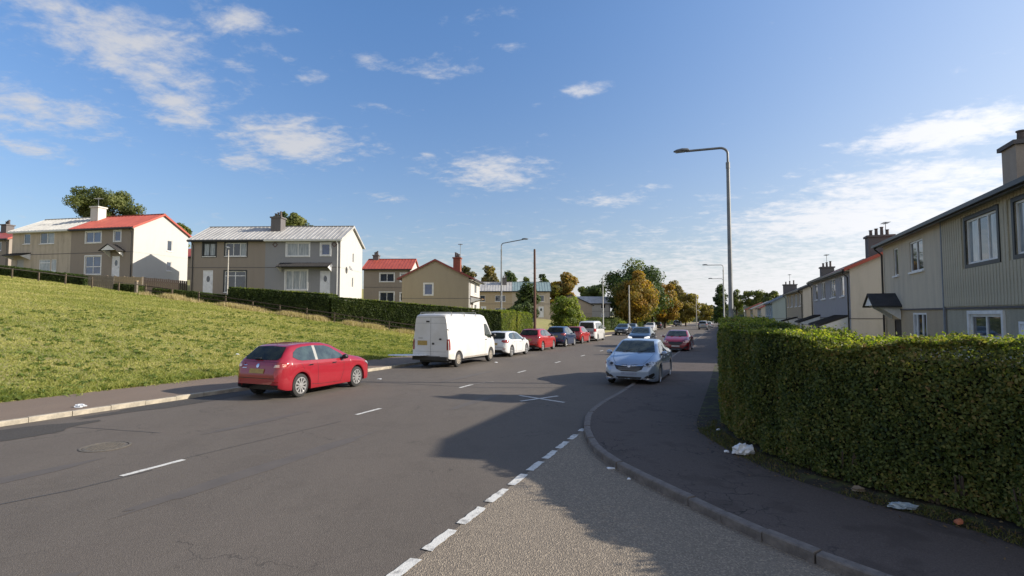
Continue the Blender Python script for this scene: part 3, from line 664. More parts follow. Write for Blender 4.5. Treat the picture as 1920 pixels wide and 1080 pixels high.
def gable_roof(root, x0, x1, D, ez, rz, m, over=.32, rib=.0, v0=.18, v1=.18, verge=None, ridge_y=None, name='roof'):
    """roof over x0..x1 with ridge along x at depth ridge_y"""
    ry = D / 2 if ridge_y is None else ridge_y; k0 = (rz - ez) / ry; k1 = (rz - ez) / (D - ry); th = .10
    a, b = x0 - v0, x1 + v1; mb = MB()
    for y0, z0, yr in ((-over, ez - over * k0, ry), (D + over, ez - over * k1, ry)):
        mb.prism([(a, y0, z0), (a, yr, rz), (a, yr, rz + th), (a, y0, z0 + th)], (b - a, 0, 0))
    if rib:
        n = int((b - a) / rib)
        for i in range(n + 1):
            x = a + (b - a) * i / n
            for y0, z0 in ((-over, ez - over * k0), (D + over, ez - over * k1)):
                mb.prism([(x - .022, y0, z0 + th), (x - .022, ry, rz + th), (x - .022, ry, rz + th + .04), (x - .022, y0, z0 + th + .04)], (.044, 0, 0))
        mb.box(a, b, ry - .12, ry + .12, rz + th, rz + th + .05)
    o = mb.build(name, m, root)
    for ok, x in ((v0, a - .03), (v1, b)):
        if ok:
            mb = MB()
            for y0, z0 in ((-over, ez - over * k0), (D + over, ez - over * k1)):
                mb.prism([(x, y0, z0 - .08), (x, ry, rz - .08), (x, ry, rz + th + .03), (x, y0, z0 + th + .03)], (.03, 0, 0))
            mb.build('verge_board', verge or m, o)
    return o
def gutter(root, x0, x1, ez, m, over=.32, pipes=(), zb=-.6, k=.35):
    z = ez - over * k; mb = MB(); mb.box(x0, x1, -over - .11, -over - .005, z - .07, z + .05); mb.box(x0, x1, -over + .0, -over + .03, z - .12, z - .002); g = mb.build('gutter', m, root)
    for x in pipes:
        mb = MB(); mb.tube([(x, -over - .05, z - .07), (x, -over - .02, z - .16), (x, -.09, z - .42), (x, -.09, zb)], .042, 8); mb.build('downpipe', m, root, smooth=True)
def house(name, label, cat, loc, rz, units, D, ez, rz_, gl=None, gr=None, gable_ops_r=(), gable_ops_l=(), band=2.55, zb=-2.5, rib=0, pitch_over=.32, ridge_y=None, group=None, base_m=None):
    root = empty(name, loc, rz, label, cat, group); Wt = sum(u['w'] for u in units); x = 0; ry = D / 2 if ridge_y is None else ridge_y
    k0 = (rz_ - ez) / ry
    for i, u in enumerate(units):
        ops = [(o[1], o[1] + o[3], o[2], o[2] + o[4]) for o in u.get('ops', [])]
        mb = MB()
        bm_ = u.get('base')
        if bm_:
            wall_plane(mb, (x, 0, 0), (1, 0, 0), (0, -1, 0), u['w'], band, ez, [p for p in ops if p[2] >= band]); mb.build('front_wall', u['m'], root, fix=False)
            mb = MB(); wall_plane(mb, (x, .03, 0), (1, 0, 0), (0, -1, 0), u['w'], zb, band, [p for p in ops if p[2] < band]); mb.build('base_wall', bm_, root, fix=False)
        else:
            wall_plane(mb, (x, 0, 0), (1, 0, 0), (0, -1, 0), u['w'], zb, ez, ops); mb.build('front_wall', u['m'], root, fix=False)
        F = frame_at((x, 0, 0), (1, 0, 0), (0, -1, 0))
        for o in u.get('ops', []):
            if o[0] == 'win': window(root, F, o[1], o[2], o[3], o[4], **(o[5] if len(o) > 5 else {}))
            else: door(root, F, o[1], o[2], o[3], o[4], **(o[5] if len(o) > 5 else {}))
        MB().box(x + .002, x + u['w'] - .002, -.018, -.002, band - .03, band + .03).build('band_shade_line', u.get('bandm', M_STACKDK), root)  # dark proud strip stands in for the shadow line of a recess
        for c in u.get('canopy', []):
            (pitched_canopy if c[0] == 'pitched' else lean_canopy)(root, F, *c[1:])
        v0 = .2 if i == 0 else 0; v1 = .2 if i == len(units) - 1 else 0
        gable_roof(root, x + (.004 if i else 0), x + u['w'], D, ez, rz_, u['roof'], pitch_over, u.get('rib', rib), v0, v1, u.get('verge'), ridge_y)
        gutter(root, x - v0, x + u['w'] + v1 - .01, ez, u.get('gutter', M_GUTTER), pitch_over, [x + p for p in u.get('pipes', [])], k=k0)
        MB().box(x, x + u['w'] - .003, -pitch_over + .02, -.003, ez - pitch_over * k0 - .05, ez - pitch_over * k0 - .02).build('soffit', u.get('soffit', M_GUTTERW), root)
        x += u['w']
    # gables and back
    for side, m, ops_, xx, ax, nr in (('l', gl or units[0]['m'], gable_ops_l, 0, (0, 1, 0), (-1, 0, 0)), ('r', gr or units[-1]['m'], gable_ops_r, Wt, (0, 1, 0), (1, 0, 0))):
        mb = MB(); ops = [(o[1], o[1] + o[3], o[2], o[2] + o[4]) for o in ops_]
        wall_plane(mb, (xx, 0, 0), ax, nr, D, zb, ez, ops); mb.poly([(xx, 0, ez), (xx, D, ez), (xx, ry, rz_)]); mb.build('gable_wall', m, root, fix=False)
        F = frame_at((xx, 0, 0), ax, nr)
        for o in ops_:
            if o[0] == 'win': window(root, F, o[1], o[2], o[3], o[4], **(o[5] if len(o) > 5 else {}))
        s = 1 if side == 'r' else -1; a, b = sorted((xx, xx + s * .015))
        MB().box(a + s * .002, b + s * .002, 0, D, band - .025, band + .025).build('gable_shade_line', M_STACKDK if m is not W_WHITE else mat('pale joint shade', (.45, .44, .42)), root)  # strip colour imitates the shade of the recess line on the gable
    mb = MB(); mb.quad((0, D, zb), (Wt, D, zb), (Wt, D, ez), (0, D, ez)); mb.build('back_wall', units[0]['m'], root, fix=False)
    return root

# (x, y, rot):  # rotation about z of a left-hand house, local +x to the right of the picture

BLUEW = dict(pm=M_PANEBLUE, bars=(.5,), surround=M_UPVC)
# --- stained cream and brown pair with white and red roof halves
A0 = at(248, 519, 51); rzA = R(-12); WA = 7.85
axA = Vector((math.cos(rzA), math.sin(rzA), 0)); oA = Vector((A0[0], A0[1], 6.25)) - axA * WA * 2
UA = [dict(w=WA, m=W_CREAM, roof=M_ROOFWHITE, rib=.45, gutter=M_GUTTERW, pipes=[],
           ops=[('win', 1.55, 3.7, .9, 1.1, dict(bars=(), fm=M_UPVC)), ('win', 3.75, 3.65, 1.9, 1.2, dict(bars=(.5,), pm=[M_PANE, M_PANEPALE])),
                ('door', .75, 0.0, .95, 2.05, dict(glass=False, m=mat('grey door', (.4, .4, .4)))), ('win', 3.75, .75, 1.5, 1.25, dict(pm=M_PANEPALE, tbar=.72)), ('win', 5.35, .75, .7, 1.25, dict(pm=M_PANEPALE, fm=M_UPVC))],
           canopy=[('lean', .2, 2.75, 2.4, 1.0, M_ROOFDARK, .3)]),
      dict(w=WA, m=W_BROWN, roof=M_ROOFRED, rib=.42, verge=M_ROOFRED, pipes=[7.7],
           ops=[('win', 1.9, 3.6, 1.9, 1.1, BLUEW), ('win', 5.45, 3.65, .8, 1.05, dict(pm=M_PANEBLUE, surround=M_UPVC)),
                ('win', 1.95, .35, 1.95, 1.85, dict(pm=[M_PANEBLUE, M_PANEBLUE], bars=(.5,), tbar=.42, surround=M_UPVC)), ('door', 5.25, 0, 1.0, 2.15, {})],
           canopy=[('pitched', 4.95, 2.65, 1.75, 1.0, M_ROOFDARK)])]
hA = house('semi_detached_house', 'pair on the hill, one half stained cream under white roof, other half red roofed', 'house', oA, rzA, UA, 6.6, 5.1, 6.85, gr=W_WHITE, gl=W_CREAM,
      gable_ops_r=[('win', 3.9, 3.1, .62, 1.15, dict(fm=M_UPVC, fw=.05)), ('win', 3.9, .95, .6, 1.0, dict(fm=M_UPVC, fw=.05))], group=None)
chimney(hA, WA + .25, 2.5, 5.6, 7.75, 1.0, .9, M_STACKPALE, 0, M_STACKPALE)
# --- brown and blue-grey pair with pale metal roof, white gable
W0 = at(637, 549, 49); rzW = R(-2.0); WB = 7.35
UB = [dict(w=WB, m=W_BROWN, roof=M_ROOFGREY, rib=.40, pipes=[.25], gutter=M_GUTTER,
           ops=[('win', 1.2, 3.65, 1.25, 1.3, dict(fm=M_BROWNFRAME, pm=[M_PANEPALE], fw=.09, bars=(.5,), surround=M_BROWNFRAME)), ('win', 3.4, 3.65, 2.1, 1.3, dict(pm=[M_PANE, M_PANE, M_PANEPALE], bars=(.38, .7), surround=M_BROWNFRAME)),
                ('door', 1.25, 0, 1.0, 2.3, {}), ('win', 3.4, .15, 2.1, 2.05, dict(pm=M_PANE, tbar=.78, bars=(.5,), surround=M_BROWNFRAME))]),
      dict(w=WB, m=W_BLUEGREY, roof=M_ROOFGREY, rib=.40, pipes=[7.1], gutter=M_GUTTERW,
           ops=[('win', 2.1, 3.65, 2.2, 1.25, dict(pm=M_PANEPALE, bars=(.5,), surround=M_UPVC)), ('win', 5.45, 3.7, .9, 1.15, dict(pm=M_PANEBLUE, surround=M_UPVC, fw=.09)),
                ('win', 2.05, .4, 2.1, 1.85, dict(pm=[M_PANEPALE], bars=(.33, .66), surround=M_UPVC)), ('door', 5.4, 0, 1.0, 2.2, {})],
           canopy=[('lean', 1.55, 3.0, 5.0, .95, M_ROOFDARK, .42)])]
oB = Vector((W0[0], W0[1], 4.5)) - Vector((math.cos(rzW), math.sin(rzW), 0)) * WB * 2
hB = house('semi_detached_house', 'pair of houses with ribbed pale metal roof and bright white gable behind the tall hedge', 'house', oB, rzW, UB, 6.4, 5.3, 6.95, gl=W_BROWN, gr=W_WHITE,
      gable_ops_r=[('win', 3.4, 3.35, .4, .95, dict(fw=.04, sill=False)), ('win', 3.3, .8, .4, 1.0, dict(fw=.04, sill=False))])
chimney(hB, WB + .05, 2.3, 5.7, 7.7, 1.0, 1.0, M_STACKDK, 3, along='x')
def diamond(root, x, z):
    mb = MB(); q = .26; w = .07
    for i in range(4):
        a = R(90 * i); b = R(90 * (i + 1)); p = [(x + math.cos(a) * q, z + math.sin(a) * q), (x + math.cos(b) * q, z + math.sin(b) * q), (x + math.cos(b) * (q - w), z + math.sin(b) * (q - w)), (x + math.cos(a) * (q - w), z + math.sin(a) * (q - w))]
        mb.prism([(u_, -.002, v_) for u_, v_ in p], (0, -.03, 0))
    mb.build('diamond_ornament', mat('dark red ornament', (.10, .03, .03)), root)
diamond(hB, WB + .95, 4.75); diamond(hB, WB + 6.75, 4.75)
mb = MB(); mb.lathe([(.0, 0), (.2, .04), (.3, .1), (.32, .1), (.2, .03), (0, -.02)], 16, 'z'); sdish = mb.build('satellite_dish', M_SATDISH, hB, smooth=True); sdish.rotation_euler = (0, R(60), 0); sdish.location = (2 * WB + .35, 1.7, 2.55)
mb = MB(); mb.lathe([(.0, 0), (.13, .03), (.2, .07), (.21, .07), (.13, .02), (0, -.02)], 14, 'z'); o = mb.build('satellite_dish', M_GUTTERW, hB, smooth=True); o.rotation_euler = (R(70), 0, 0); o.location = (WB + 6.55, -.35, 2.62)
# --- small house with red roof, further back
C0 = at(748, 560, 72)
UC = [dict(w=6.6, m=W_BROWN, roof=M_ROOFRED, rib=.45, ops=[('win', 2.3, 3.35, 2.0, 1.15, dict(bars=(.5,), surround=M_UPVC)), ('win', 5.2, 3.35, 1.1, 1.15, dict(bars=(), surround=M_UPVC, pm=M_PANEPALE)),
        ('win', 2.3, .5, 2.0, 1.35, dict(bars=(.5,), surround=M_UPVC)), ('win', 5.2, .6, 1.1, 1.15, dict(surround=M_UPVC))], pipes=[6.4])]
oC = Vector((C0[0] - 5.0, 72, 3.75))
hC = house('small_house', 'small brown house with bright red roof, half hidden behind the white gable', 'house', oC, R(-1), UC, 6.0, 5.2, 6.75, gr=W_WHITE)
chimney(hC, .9, 3, 6.2, 7.3, .8, .8, M_STACKDK, 3, along='x')
# --- olive beige gable end with brick chimney: its ridge runs away from the viewer
G0 = at(748, 575, 57); rzG = R(90 - 4)
# local x runs away from the viewer on this one, so it is built turned by a quarter turn: local -y faces right
UG = [dict(w=9.0, m=W_WHITE, roof=M_ROOFREDDK, rib=.0, verge=M_ROOFREDDK, pipes=[.25], ops=[('door', 1.9, 0, .95, 2.1, dict(m=mat('brown door', (.12, .06, .03)))), ('win', 4.4, .8, 1.8, 1.2, dict(bars=(.5,))), ('win', 4.4, 3.3, 1.8, 1.2, dict(bars=(.5,)))], canopy=[('lean', 1.2, 2.85, 2.3, 1.3, mat('timber canopy', (.16, .09, .04)), .3)])]
oG = Vector((at(879, 575, 57)[0], 57, 1.75))
hG = house('gable_fronted_house', 'olive beige house showing its gable end with one small window and a brick chimney', 'house', oG, rzG, UG, 7.6, 4.95, 6.85, gl=W_BEIGE2, gr=W_BEIGE2,
      gable_ops_l=[('win', 4.1, 2.95, .95, 1.25, dict(pm=M_PANEBLUE, surround=M_UPVC))], pitch_over=.55)
chimney(hG, 1.6, 1.6, 5.1, 7.15, .9, .8, M_BRICK, 3, along='y')
mb = MB(); mb.tube([(1.6, 1.25, 7.0), (1.6, 1.25, 8.9)], .025, 6); mb.box(1.3, 1.9, 1.23, 1.27, 8.6, 8.64); mb.box(1.45, 1.75, 1.0, 1.5, 8.8, 8.84); mb.build('tv_aerial', M_STEEL, hG)
# --- long grey pair with greenish roof
E0 = at(890, 593, 98)
UE = [dict(w=7.2, m=W_BEIGE, roof=M_ROOFGREY, rib=.5, ops=[('win', 1.0, 3.0, 1.0, 1.2, {}), ('win', 3.9, 3.0, 2.0, 1.2, dict(bars=(.5,))), ('win', 3.9, .6, 2.0, 1.2, dict(bars=(.5,))), ('door', 1.2, 0, 1, 2.1, {})]),
      dict(w=7.2, m=W_CREAM, roof=M_ROOFTEAL, rib=.5, ops=[('win', 1.0, 3.0, 2.0, 1.2, dict(bars=(.5,))), ('win', 5.1, 3.0, 1.0, 1.2, {}), ('win', 1.0, .6, 2.0, 1.2, dict(bars=(.5,))), ('door', 5.0, 0, 1, 2.1, {})])]
hE = house('semi_detached_house', 'distant pair of houses with half grey, half greenish metal roof behind the dark tree', 'house', Vector((E0[0], 98, 1.9)), R(0), UE, 6.4, 5.1, 6.85, gr=W_WHITE)
chimney(hE, 5.6, 2.4, 5.9, 7.6, .9, .9, M_STACKDK, 2, along='x')
# --- far houses left of the road
def plain_house(label, x, y, z, rot, w, D, ez, rz_, m, roof, gr=None, gl=None, name='distant_house', rib=0, group=None, verge=None, chim=True, pm=M_PANE, ops=None):
    ops = ops if ops is not None else [('win', 1.0, 3.2, 1.6, 1.1, dict(bars=(.5,), pm=pm)), ('win', w - 2.4, 3.2, 1.2, 1.1, dict(pm=pm)), ('win', 1.0, .7, 1.8, 1.3, dict(bars=(.5,), pm=pm)), ('door', w - 2.4, 0, 1, 2.1, {})]
    h = house(name, label, 'house', Vector((x, y, z)), rot, [dict(w=w, m=m, roof=roof, ops=ops, pipes=[w - .2], verge=verge)], D, ez, rz_, gl=gl, gr=gr, rib=rib, group=group)
    if chim: chimney(h, w * .5, D * .45, ez + .4, rz_ + .75, .9, .9, M_STACKDK, 3, along='x')
    return h
hx = at(1110, 590, 104)
plain_house('low grey-brown house with its plain gable end facing the road, left of the big trees', hx[0], 104, .0, R(90 - 6), 9, 8.6, 4.4, 6.4, W_BROWN, M_ROOFDARK, gl=W_BROWN, chim=False)
plain_house('pale-roofed house behind the grey-brown gable', at(1085, 560, 125)[0], 125, .6, R(8), 8, 6.5, 4.6, 6.2, W_WHITE, M_ROOFGREY, chim=False)
plain_house('red-roofed house at the far left edge, mostly out of the picture', at(-40, 520, 62)[0] - 5.6, 64, 7.1, R(-12), 9.2, 6.2, 4.7, 6.1, W_BROWN, M_ROOFRED, verge=M_ROOFRED)
plain_house('orange-roofed house glimpsed between the two pairs on the hill', at(338, 520, 84)[0] - 4.6, 84, 7.6, R(-8), 7.5, 6, 4.3, 5.9, W_BROWN, M_ROOFRED, chim=False)

# --- right-hand row. local x points back towards the viewer, local y away from the road
RZR = math.atan2(-U[1], -U[0])
def rpos(s_near, t, z=0): return Vector((s_near * U[0] + t * V[0], s_near * U[1] + t * V[1], z))
# origin is the FAR end of the facade (local x runs to the viewer)
M_BIGWIN = dict(fm=M_UPVC, bars=(.36, .68), pm=[M_PANEPALE, M_PANE, M_PANEPALE], surround=M_BROWNFRAME, sill=False, fw=.06)
zr = .15
UR = [dict(w=7.15, m=W_TAN, roof=M_ROOFDARK, verge=M_ROOFREDDK, soffit=mat('pinkish soffit', (.42, .30, .26)), base=W_BEIGE, pipes=[.15],
           ops=[('win', 1.62, 4.1, .62, 1.2, dict(fm=M_UPVC, fw=.05)), ('win', 3.75, 4.1, 1.5, 1.2, dict(fm=M_UPVC, bars=(.5,), fw=.06)),
                ('door', 1.3, .1, .95, 2.1, dict(m=M_WOODDARK, glass=False)), ('win', 3.75, 1.1, 1.5, 1.38, dict(fm=M_UPVC, bars=(.3, .7), pm=[M_PANEPALE, M_PANE, M_PANE]))],
           canopy=[('pitched', .95, 2.8, 1.45, 1.05, M_ROOFDARK)]),
      dict(w=7.15, m=M_CLAD, roof=M_ROOFDARK, base=W_GREYGREEN, pipes=[], soffit=mat('grey soffit', (.22, .21, .18)),
           ops=[('win', 1.85, 3.95, 2.0, 1.36, M_BIGWIN), ('win', 4.75, 3.95, 1.9, 1.36, M_BIGWIN), ('win', 1.85, .95, 2.0, 1.48, dict(bars=(.5,), tbar=.55, surround=M_UPVC)), ('door', 4.6, .1, 1.0, 2.15, {})])]
hR1 = house('semi_detached_house', 'nearest pair of houses behind the corner hedge, tan half and half clad in grey-green boards', 'house', rpos(28.9, 6.9, zr), RZR, UR, 7.6, 5.75, 7.35, gl=W_TAN, gr=M_CLAD, zb=-1.2, band=2.62)
bm_ = MB(); bm_.box(0, .155, 0, .032, 2.68, 5.63); board = bm_.mesh('cladding_board', M_CLAD)
def boards(root, x0, x1, wins, me_full, m):
    x = x0
    while x < x1 - .1:
        cut = [w for w in wins if x + .16 > w[0] - .12 and x < w[1] + .12]
        if not cut:
            link('cladding_board', me_full, root, (x, -.034, 0))
        else:
            w = cut[0]
            for za, zb_ in ((2.68, w[2] - .12), (w[3] + .12, 5.63)): link('cladding_board', MB().box(0, .155, 0, .032, za, zb_).mesh('cladding_board', m), root, (x, -.034, 0))
        x += .178
boards(hR1, 7.17, 14.2, [(9.0, 11.0, 3.95, 5.31), (11.9, 13.8, 3.95, 5.31)], board, M_CLAD)
mb = MB(); mb.box(7.10, 7.18, -.05, .0, -.5, 5.6); mb.build('party_cover_strip', mat('blue grey strip', (.22, .24, .27)), hR1)
chimney(hR1, 7.4, 2.75, 6.2, 7.85, .9, 2.0, M_STACK, 4, M_STACKDK, along='y')
UR2 = [dict(w=7.1, m=M_CLADBLUE, roof=M_ROOFDARK, base=W_WHITE, pipes=[.15], ops=[('win', 1.2, 3.95, 1.2, 1.3, {}), ('win', 4.2, 3.95, 1.7, 1.3, dict(bars=(.5,), pm=[M_PANEPALE, M_PANE])), ('win', 1.2, .9, 1.5, 1.2, {}), ('door', 4.6, 0, 1, 2.1, {})], canopy=[('lean', .6, 2.75, 2.9, 1.5, M_ROOFDARK, .55)]),
       dict(w=7.1, m=M_CLADBLUE, roof=M_ROOFRED, verge=M_ROOFRED, base=W_WHITE, pipes=[6.95], ops=[('win', .9, 3.95, 1.7, 1.3, dict(bars=(.5,), pm=[M_PANEPALE, M_PANE])), ('win', 4.3, 3.95, 1.2, 1.3, {}), ('win', 1.0, .9, 1.5, 1.2, {}), ('door', 4.4, 0, 1, 2.1, {})], canopy=[('lean', 2.2, 2.75, 4.2, 1.6, M_ROOFDARK, .6)])]
hR2 = house('semi_detached_house', 'second pair on the right, blue-grey cladding, dark lean-to canopies and a red roof edge', 'house', rpos(50.2, 6.9, -.25), RZR, UR2, 7.6, 5.6, 7.3, gl=W_PINK, gr=W_PINK, zb=-1.2)
chimney(hR2, 7.1, 3.2, 6.0, 8.2, .9, 1.5, M_STACKDK, 4, along='y')
UR3 = [dict(w=7.1, m=W_BEIGE, roof=M_ROOFDARK, pipes=[.15], ops=[('win', 1.2, 3.8, 1.2, 1.3, {}), ('win', 4.2, 3.8, 1.7, 1.3, dict(bars=(.5,))), ('door', 4.6, 0, 1, 2.1, {})]),
       dict(w=7.1, m=W_BEIGE, roof=M_ROOFDARK, pipes=[6.95], ops=[('win', .9, 3.8, 1.7, 1.3, dict(bars=(.5,), pm=M_PANEPALE)), ('win', 4.3, 3.8, 1.2, 1.3, {}), ('door', 4.4, 0, 1, 2.1, {})], canopy=[('lean', 1.0, 2.7, 1.8, 1.4, M_ROOFDARK, .4)])]
hR3 = house('semi_detached_house', 'third pair on the right with beige walls and pale gable', 'house', rpos(70.5, 6.9, -.45), RZR, UR3, 7.4, 5.45, 7.1, gl=W_PINK, gr=W_PINK, zb=-1.2)
chimney(hR3, 7.1, 3.2, 5.9, 7.9, .9, 1.2, M_STACKDK, 3, along='y')
hR4 = house('semi_detached_house', 'pale blue house beyond the beige pair on the right', 'house', rpos(96, 6.2, -.65), RZR, [dict(w=14, m=W_BLUE, roof=mat('blue slate roof', (.13, .16, .20)), ops=[('win', 1.5, 3, 1.6, 1.2, {}), ('win', 9.5, 3, 1.6, 1.2, {}), ('win', 5, 3, 1.6, 1.2, {})])], 7.4, 4.9, 6.9, gl=W_BLUE, gr=W_BLUE, zb=-1.2)
chimney(hR4, 7, 3, 5.6, 7.6, 1.0, 1.8, M_STACKDK, 3, along='y')
plain = [(116, 6.0, W_PINK, M_ROOFRED, 'distant brownish house with red gable edge beyond the blue one'), (136, 5.5, W_CREAM, M_ROOFGREY, 'distant house with white roof on the right, before the dark conifer'), (158, 5.0, W_BEIGE, M_ROOFRED, 'farthest house visible on the right side of the road')]
for s_, t_, m_, r_, l_ in plain:
    hq = house('distant_house', l_, 'house', rpos(s_, t_, -.9), RZR, [dict(w=12, m=m_, roof=r_, verge=r_, ops=[('win', 2, 3, 1.6, 1.2, {}), ('win', 8, 3, 1.6, 1.2, {})])], 7.2, 4.6, 6.3, gl=m_, gr=m_, zb=-1.2)

def aerial(root, x, y, z, h=1.5):
    mb = MB(); mb.tube([(x, y, z), (x, y, z + h)], .022, 6); mb.box(x - .45, x + .45, y - .012, y + .012, z + h - .12, z + h - .09)
    for k in range(5): mb.box(x - .4 + .2 * k - .01, x - .4 + .2 * k + .01, y - .22, y + .22, z + h - .09, z + h - .07)
    mb.build('tv_aerial', M_STEEL, root)
aerial(hR3, 7.1, 3.2, 7.9); aerial(hR4, 7, 3, 7.5, 1.8); aerial(hA, WA + .2, 2.5, 7.7, 1.2); aerial(hR2, 7.1, 3.6, 8.1, 1.2)
# ================================================================== hedges
GREEN1 = leaf_mat('privet leaves', [(.030, .05, .015), (.08, .11, .028), (.14, .16, .044), (.23, .21, .06), (.28, .17, .08)], .34)
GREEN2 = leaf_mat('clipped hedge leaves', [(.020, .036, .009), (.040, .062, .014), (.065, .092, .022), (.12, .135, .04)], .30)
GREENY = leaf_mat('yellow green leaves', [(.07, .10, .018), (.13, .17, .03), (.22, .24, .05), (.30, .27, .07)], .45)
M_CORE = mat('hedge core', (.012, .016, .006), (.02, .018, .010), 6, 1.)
def hedge(name, label, path, zt, zb, th, n, size, m, group=None, tips=0, tipm=None, rough=.05, endcaps=True, dens_near=None, cat='hedge'):
    """path: world xy of the front line, body lies to the left-hand side (th deep). zt/zb: heights at each point (or callables)"""
    P = np.array(path, float); K = len(P); seg = np.linalg.norm(P[1:] - P[:-1], axis=1); cum = np.concatenate([[0], np.cumsum(seg)]); L = cum[-1]
    T = np.gradient(P, axis=0); T /= np.linalg.norm(T, axis=1, keepdims=True); Nn = np.stack([-T[:, 1], T[:, 0]], 1)
    ZT = np.array(zt, float) * np.ones(K); ZB = np.array(zb, float) * np.ones(K)
    root = empty(name, (P[K // 2][0], P[K // 2][1], float(ZB[K // 2])), 0, label, cat, group); off = np.array([P[K // 2][0], P[K // 2][1], float(ZB[K // 2])])
    def pos(l):
        x = np.interp(l, cum, P[:, 0]); y = np.interp(l, cum, P[:, 1]); nx = np.interp(l, cum, Nn[:, 0]); ny = np.interp(l, cum, Nn[:, 1]); q = np.hypot(nx, ny)
        return x, y, nx / q, ny / q, np.interp(l, cum, ZT), np.interp(l, cum, ZB)
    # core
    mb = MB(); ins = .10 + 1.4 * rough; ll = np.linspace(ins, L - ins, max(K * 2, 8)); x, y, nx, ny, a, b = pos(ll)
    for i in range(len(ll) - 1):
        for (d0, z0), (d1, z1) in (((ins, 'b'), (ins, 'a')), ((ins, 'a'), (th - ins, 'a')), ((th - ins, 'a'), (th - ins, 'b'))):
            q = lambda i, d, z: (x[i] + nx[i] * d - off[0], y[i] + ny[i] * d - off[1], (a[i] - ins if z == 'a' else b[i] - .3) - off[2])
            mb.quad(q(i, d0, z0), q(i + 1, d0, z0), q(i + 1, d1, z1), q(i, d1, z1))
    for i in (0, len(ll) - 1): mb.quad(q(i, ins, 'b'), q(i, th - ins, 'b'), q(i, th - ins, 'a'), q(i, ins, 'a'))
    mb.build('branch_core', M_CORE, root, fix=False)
    H = float(np.mean(ZT - ZB)); areas = np.array([L * H, L * th, L * H * .35, th * H, th * H]); w = areas / areas.sum()
    face = rng.choice(5, n, p=w); l = rng.uniform(0, L, n)
    if dens_near is not None: pass
    l[face == 3] = 0; l[face == 4] = L
    d = np.where(face == 0, 0, np.where(face == 2, th, rng.uniform(0, th, n))); hz = np.where(face == 1, 1., rng.uniform(0, 1, n))
    x, y, nx, ny, a, b = pos(l); z = b + (a - b) * hz
    nrm = np.zeros((n, 3)); nrm[:, 0] = np.where(face == 0, -nx, np.where(face == 2, nx, 0)); nrm[:, 1] = np.where(face == 0, -ny, np.where(face == 2, ny, 0)); nrm[face == 1, 2] = 1
    for f_, sg in ((3, -1), (4, 1)):
        k = face == f_; nrm[k, 0] = ny[k] * sg; nrm[k, 1] = -nx[k] * sg
    c = np.stack([x + nx * d, y + ny * d, z], 1)
    bulge = vnoise(c, 11, 1.2) * rough + vnoise(c, 12, 4.) * rough * .6
    # rounded shoulders
    edge = np.clip((hz - .9) / .1, 0, 1) * (face != 1) * .08
    c[:, 2] += np.where(hz > .8, (hz - .8) * 5, 0) * vnoise(c, 14, 1.6) * rough * .8
    c += nrm * (bulge - edge + rng.normal(0, .025, n) - .02)[:, None]
    tone = np.clip(.42 + .30 * vnoise(c, 21, .8) + .18 * vnoise(c, 22, 4.) + rng.normal(0, .2, n), 0, 1)
    leaves('foliage', c - off, nrm, size, m, tone, root, spread=.75)
    # shoots along the top, sunlight put into their lighter leaf colour
    if tips:
        l = rng.uniform(0, L, tips); x, y, nx, ny, a, b = pos(l); d = rng.uniform(-.04, th + .03, tips); c0 = np.stack([x + nx * d, y + ny * d, a], 1)
        keep = (vnoise(c0, 31, 2.) + rng.normal(0, .4, tips)) > -.3; c0 = c0[keep]
        hh = rng.uniform(.03, .17, len(c0)) * np.where(rng.random(len(c0)) < .06, 1.9, 1) * (.6 + .5 * np.clip(vnoise(c0, 5, 3.), 0, 1)); c = np.repeat(c0, 7, 0); c[:, 2] += np.repeat(hh, 7) * rng.uniform(0, 1, len(c)); c[:, :2] += rng.normal(0, .022, (len(c), 2))
        o = leaves('sunlit_shoot_tips', c - off, np.tile((0., 0, .5), (len(c), 1)), size * .95, tipm or GREENY, rng.uniform(0, 1, len(c)), root, spread=1.)
    return root
# corner hedge. Front line runs from the far end beside the main road round the corner to the side road
hp = smooth_path([(20.2, -.06), (18, -.08), (16, -.1), (14.6, -.12), (13.5, -.12), (12.5, -.02), (11.6, .20), (10.7, .58), (9.75, 1.12), (8.95, 1.95), (8.4, 2.85), (7.55, 3.45), (6.85, 4.2), (6.75, 5.6), (6.75, 8.5)], 3)
hxy = [st(p[0], p[1])[:2] for p in hp]; hlen = len(hxy)
zt = [2.36 if p[0] > 16 else 2.36 - .19 * max(0, min(1, (16 - p[0]) / 7)) + .04 * math.sin(i * .9) for i, p in enumerate(hp)]
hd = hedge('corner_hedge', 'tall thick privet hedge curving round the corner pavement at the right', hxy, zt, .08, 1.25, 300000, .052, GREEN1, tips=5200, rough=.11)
# woody stems showing at the foot
mb = MB()
for i in range(90):
    l = random.random() * (hlen - 2); k = int(l); f = l - k; x = hxy[k][0] * (1 - f) + hxy[k + 1][0] * f; y = hxy[k][1] * (1 - f) + hxy[k + 1][1] * f
    x += V[0] * .12; y += V[1] * .12
    mb.tube([(x, y, .05), (x + random.uniform(-.1, .1), y + random.uniform(-.1, .1), .5)], [.018, .010], 5)
mb.v = [(v[0] - hd.location.x, v[1] - hd.location.y, v[2] - hd.location.z) for v in mb.v]
tag(mb.build('stems', M_BARK, hd), kind='stuff')

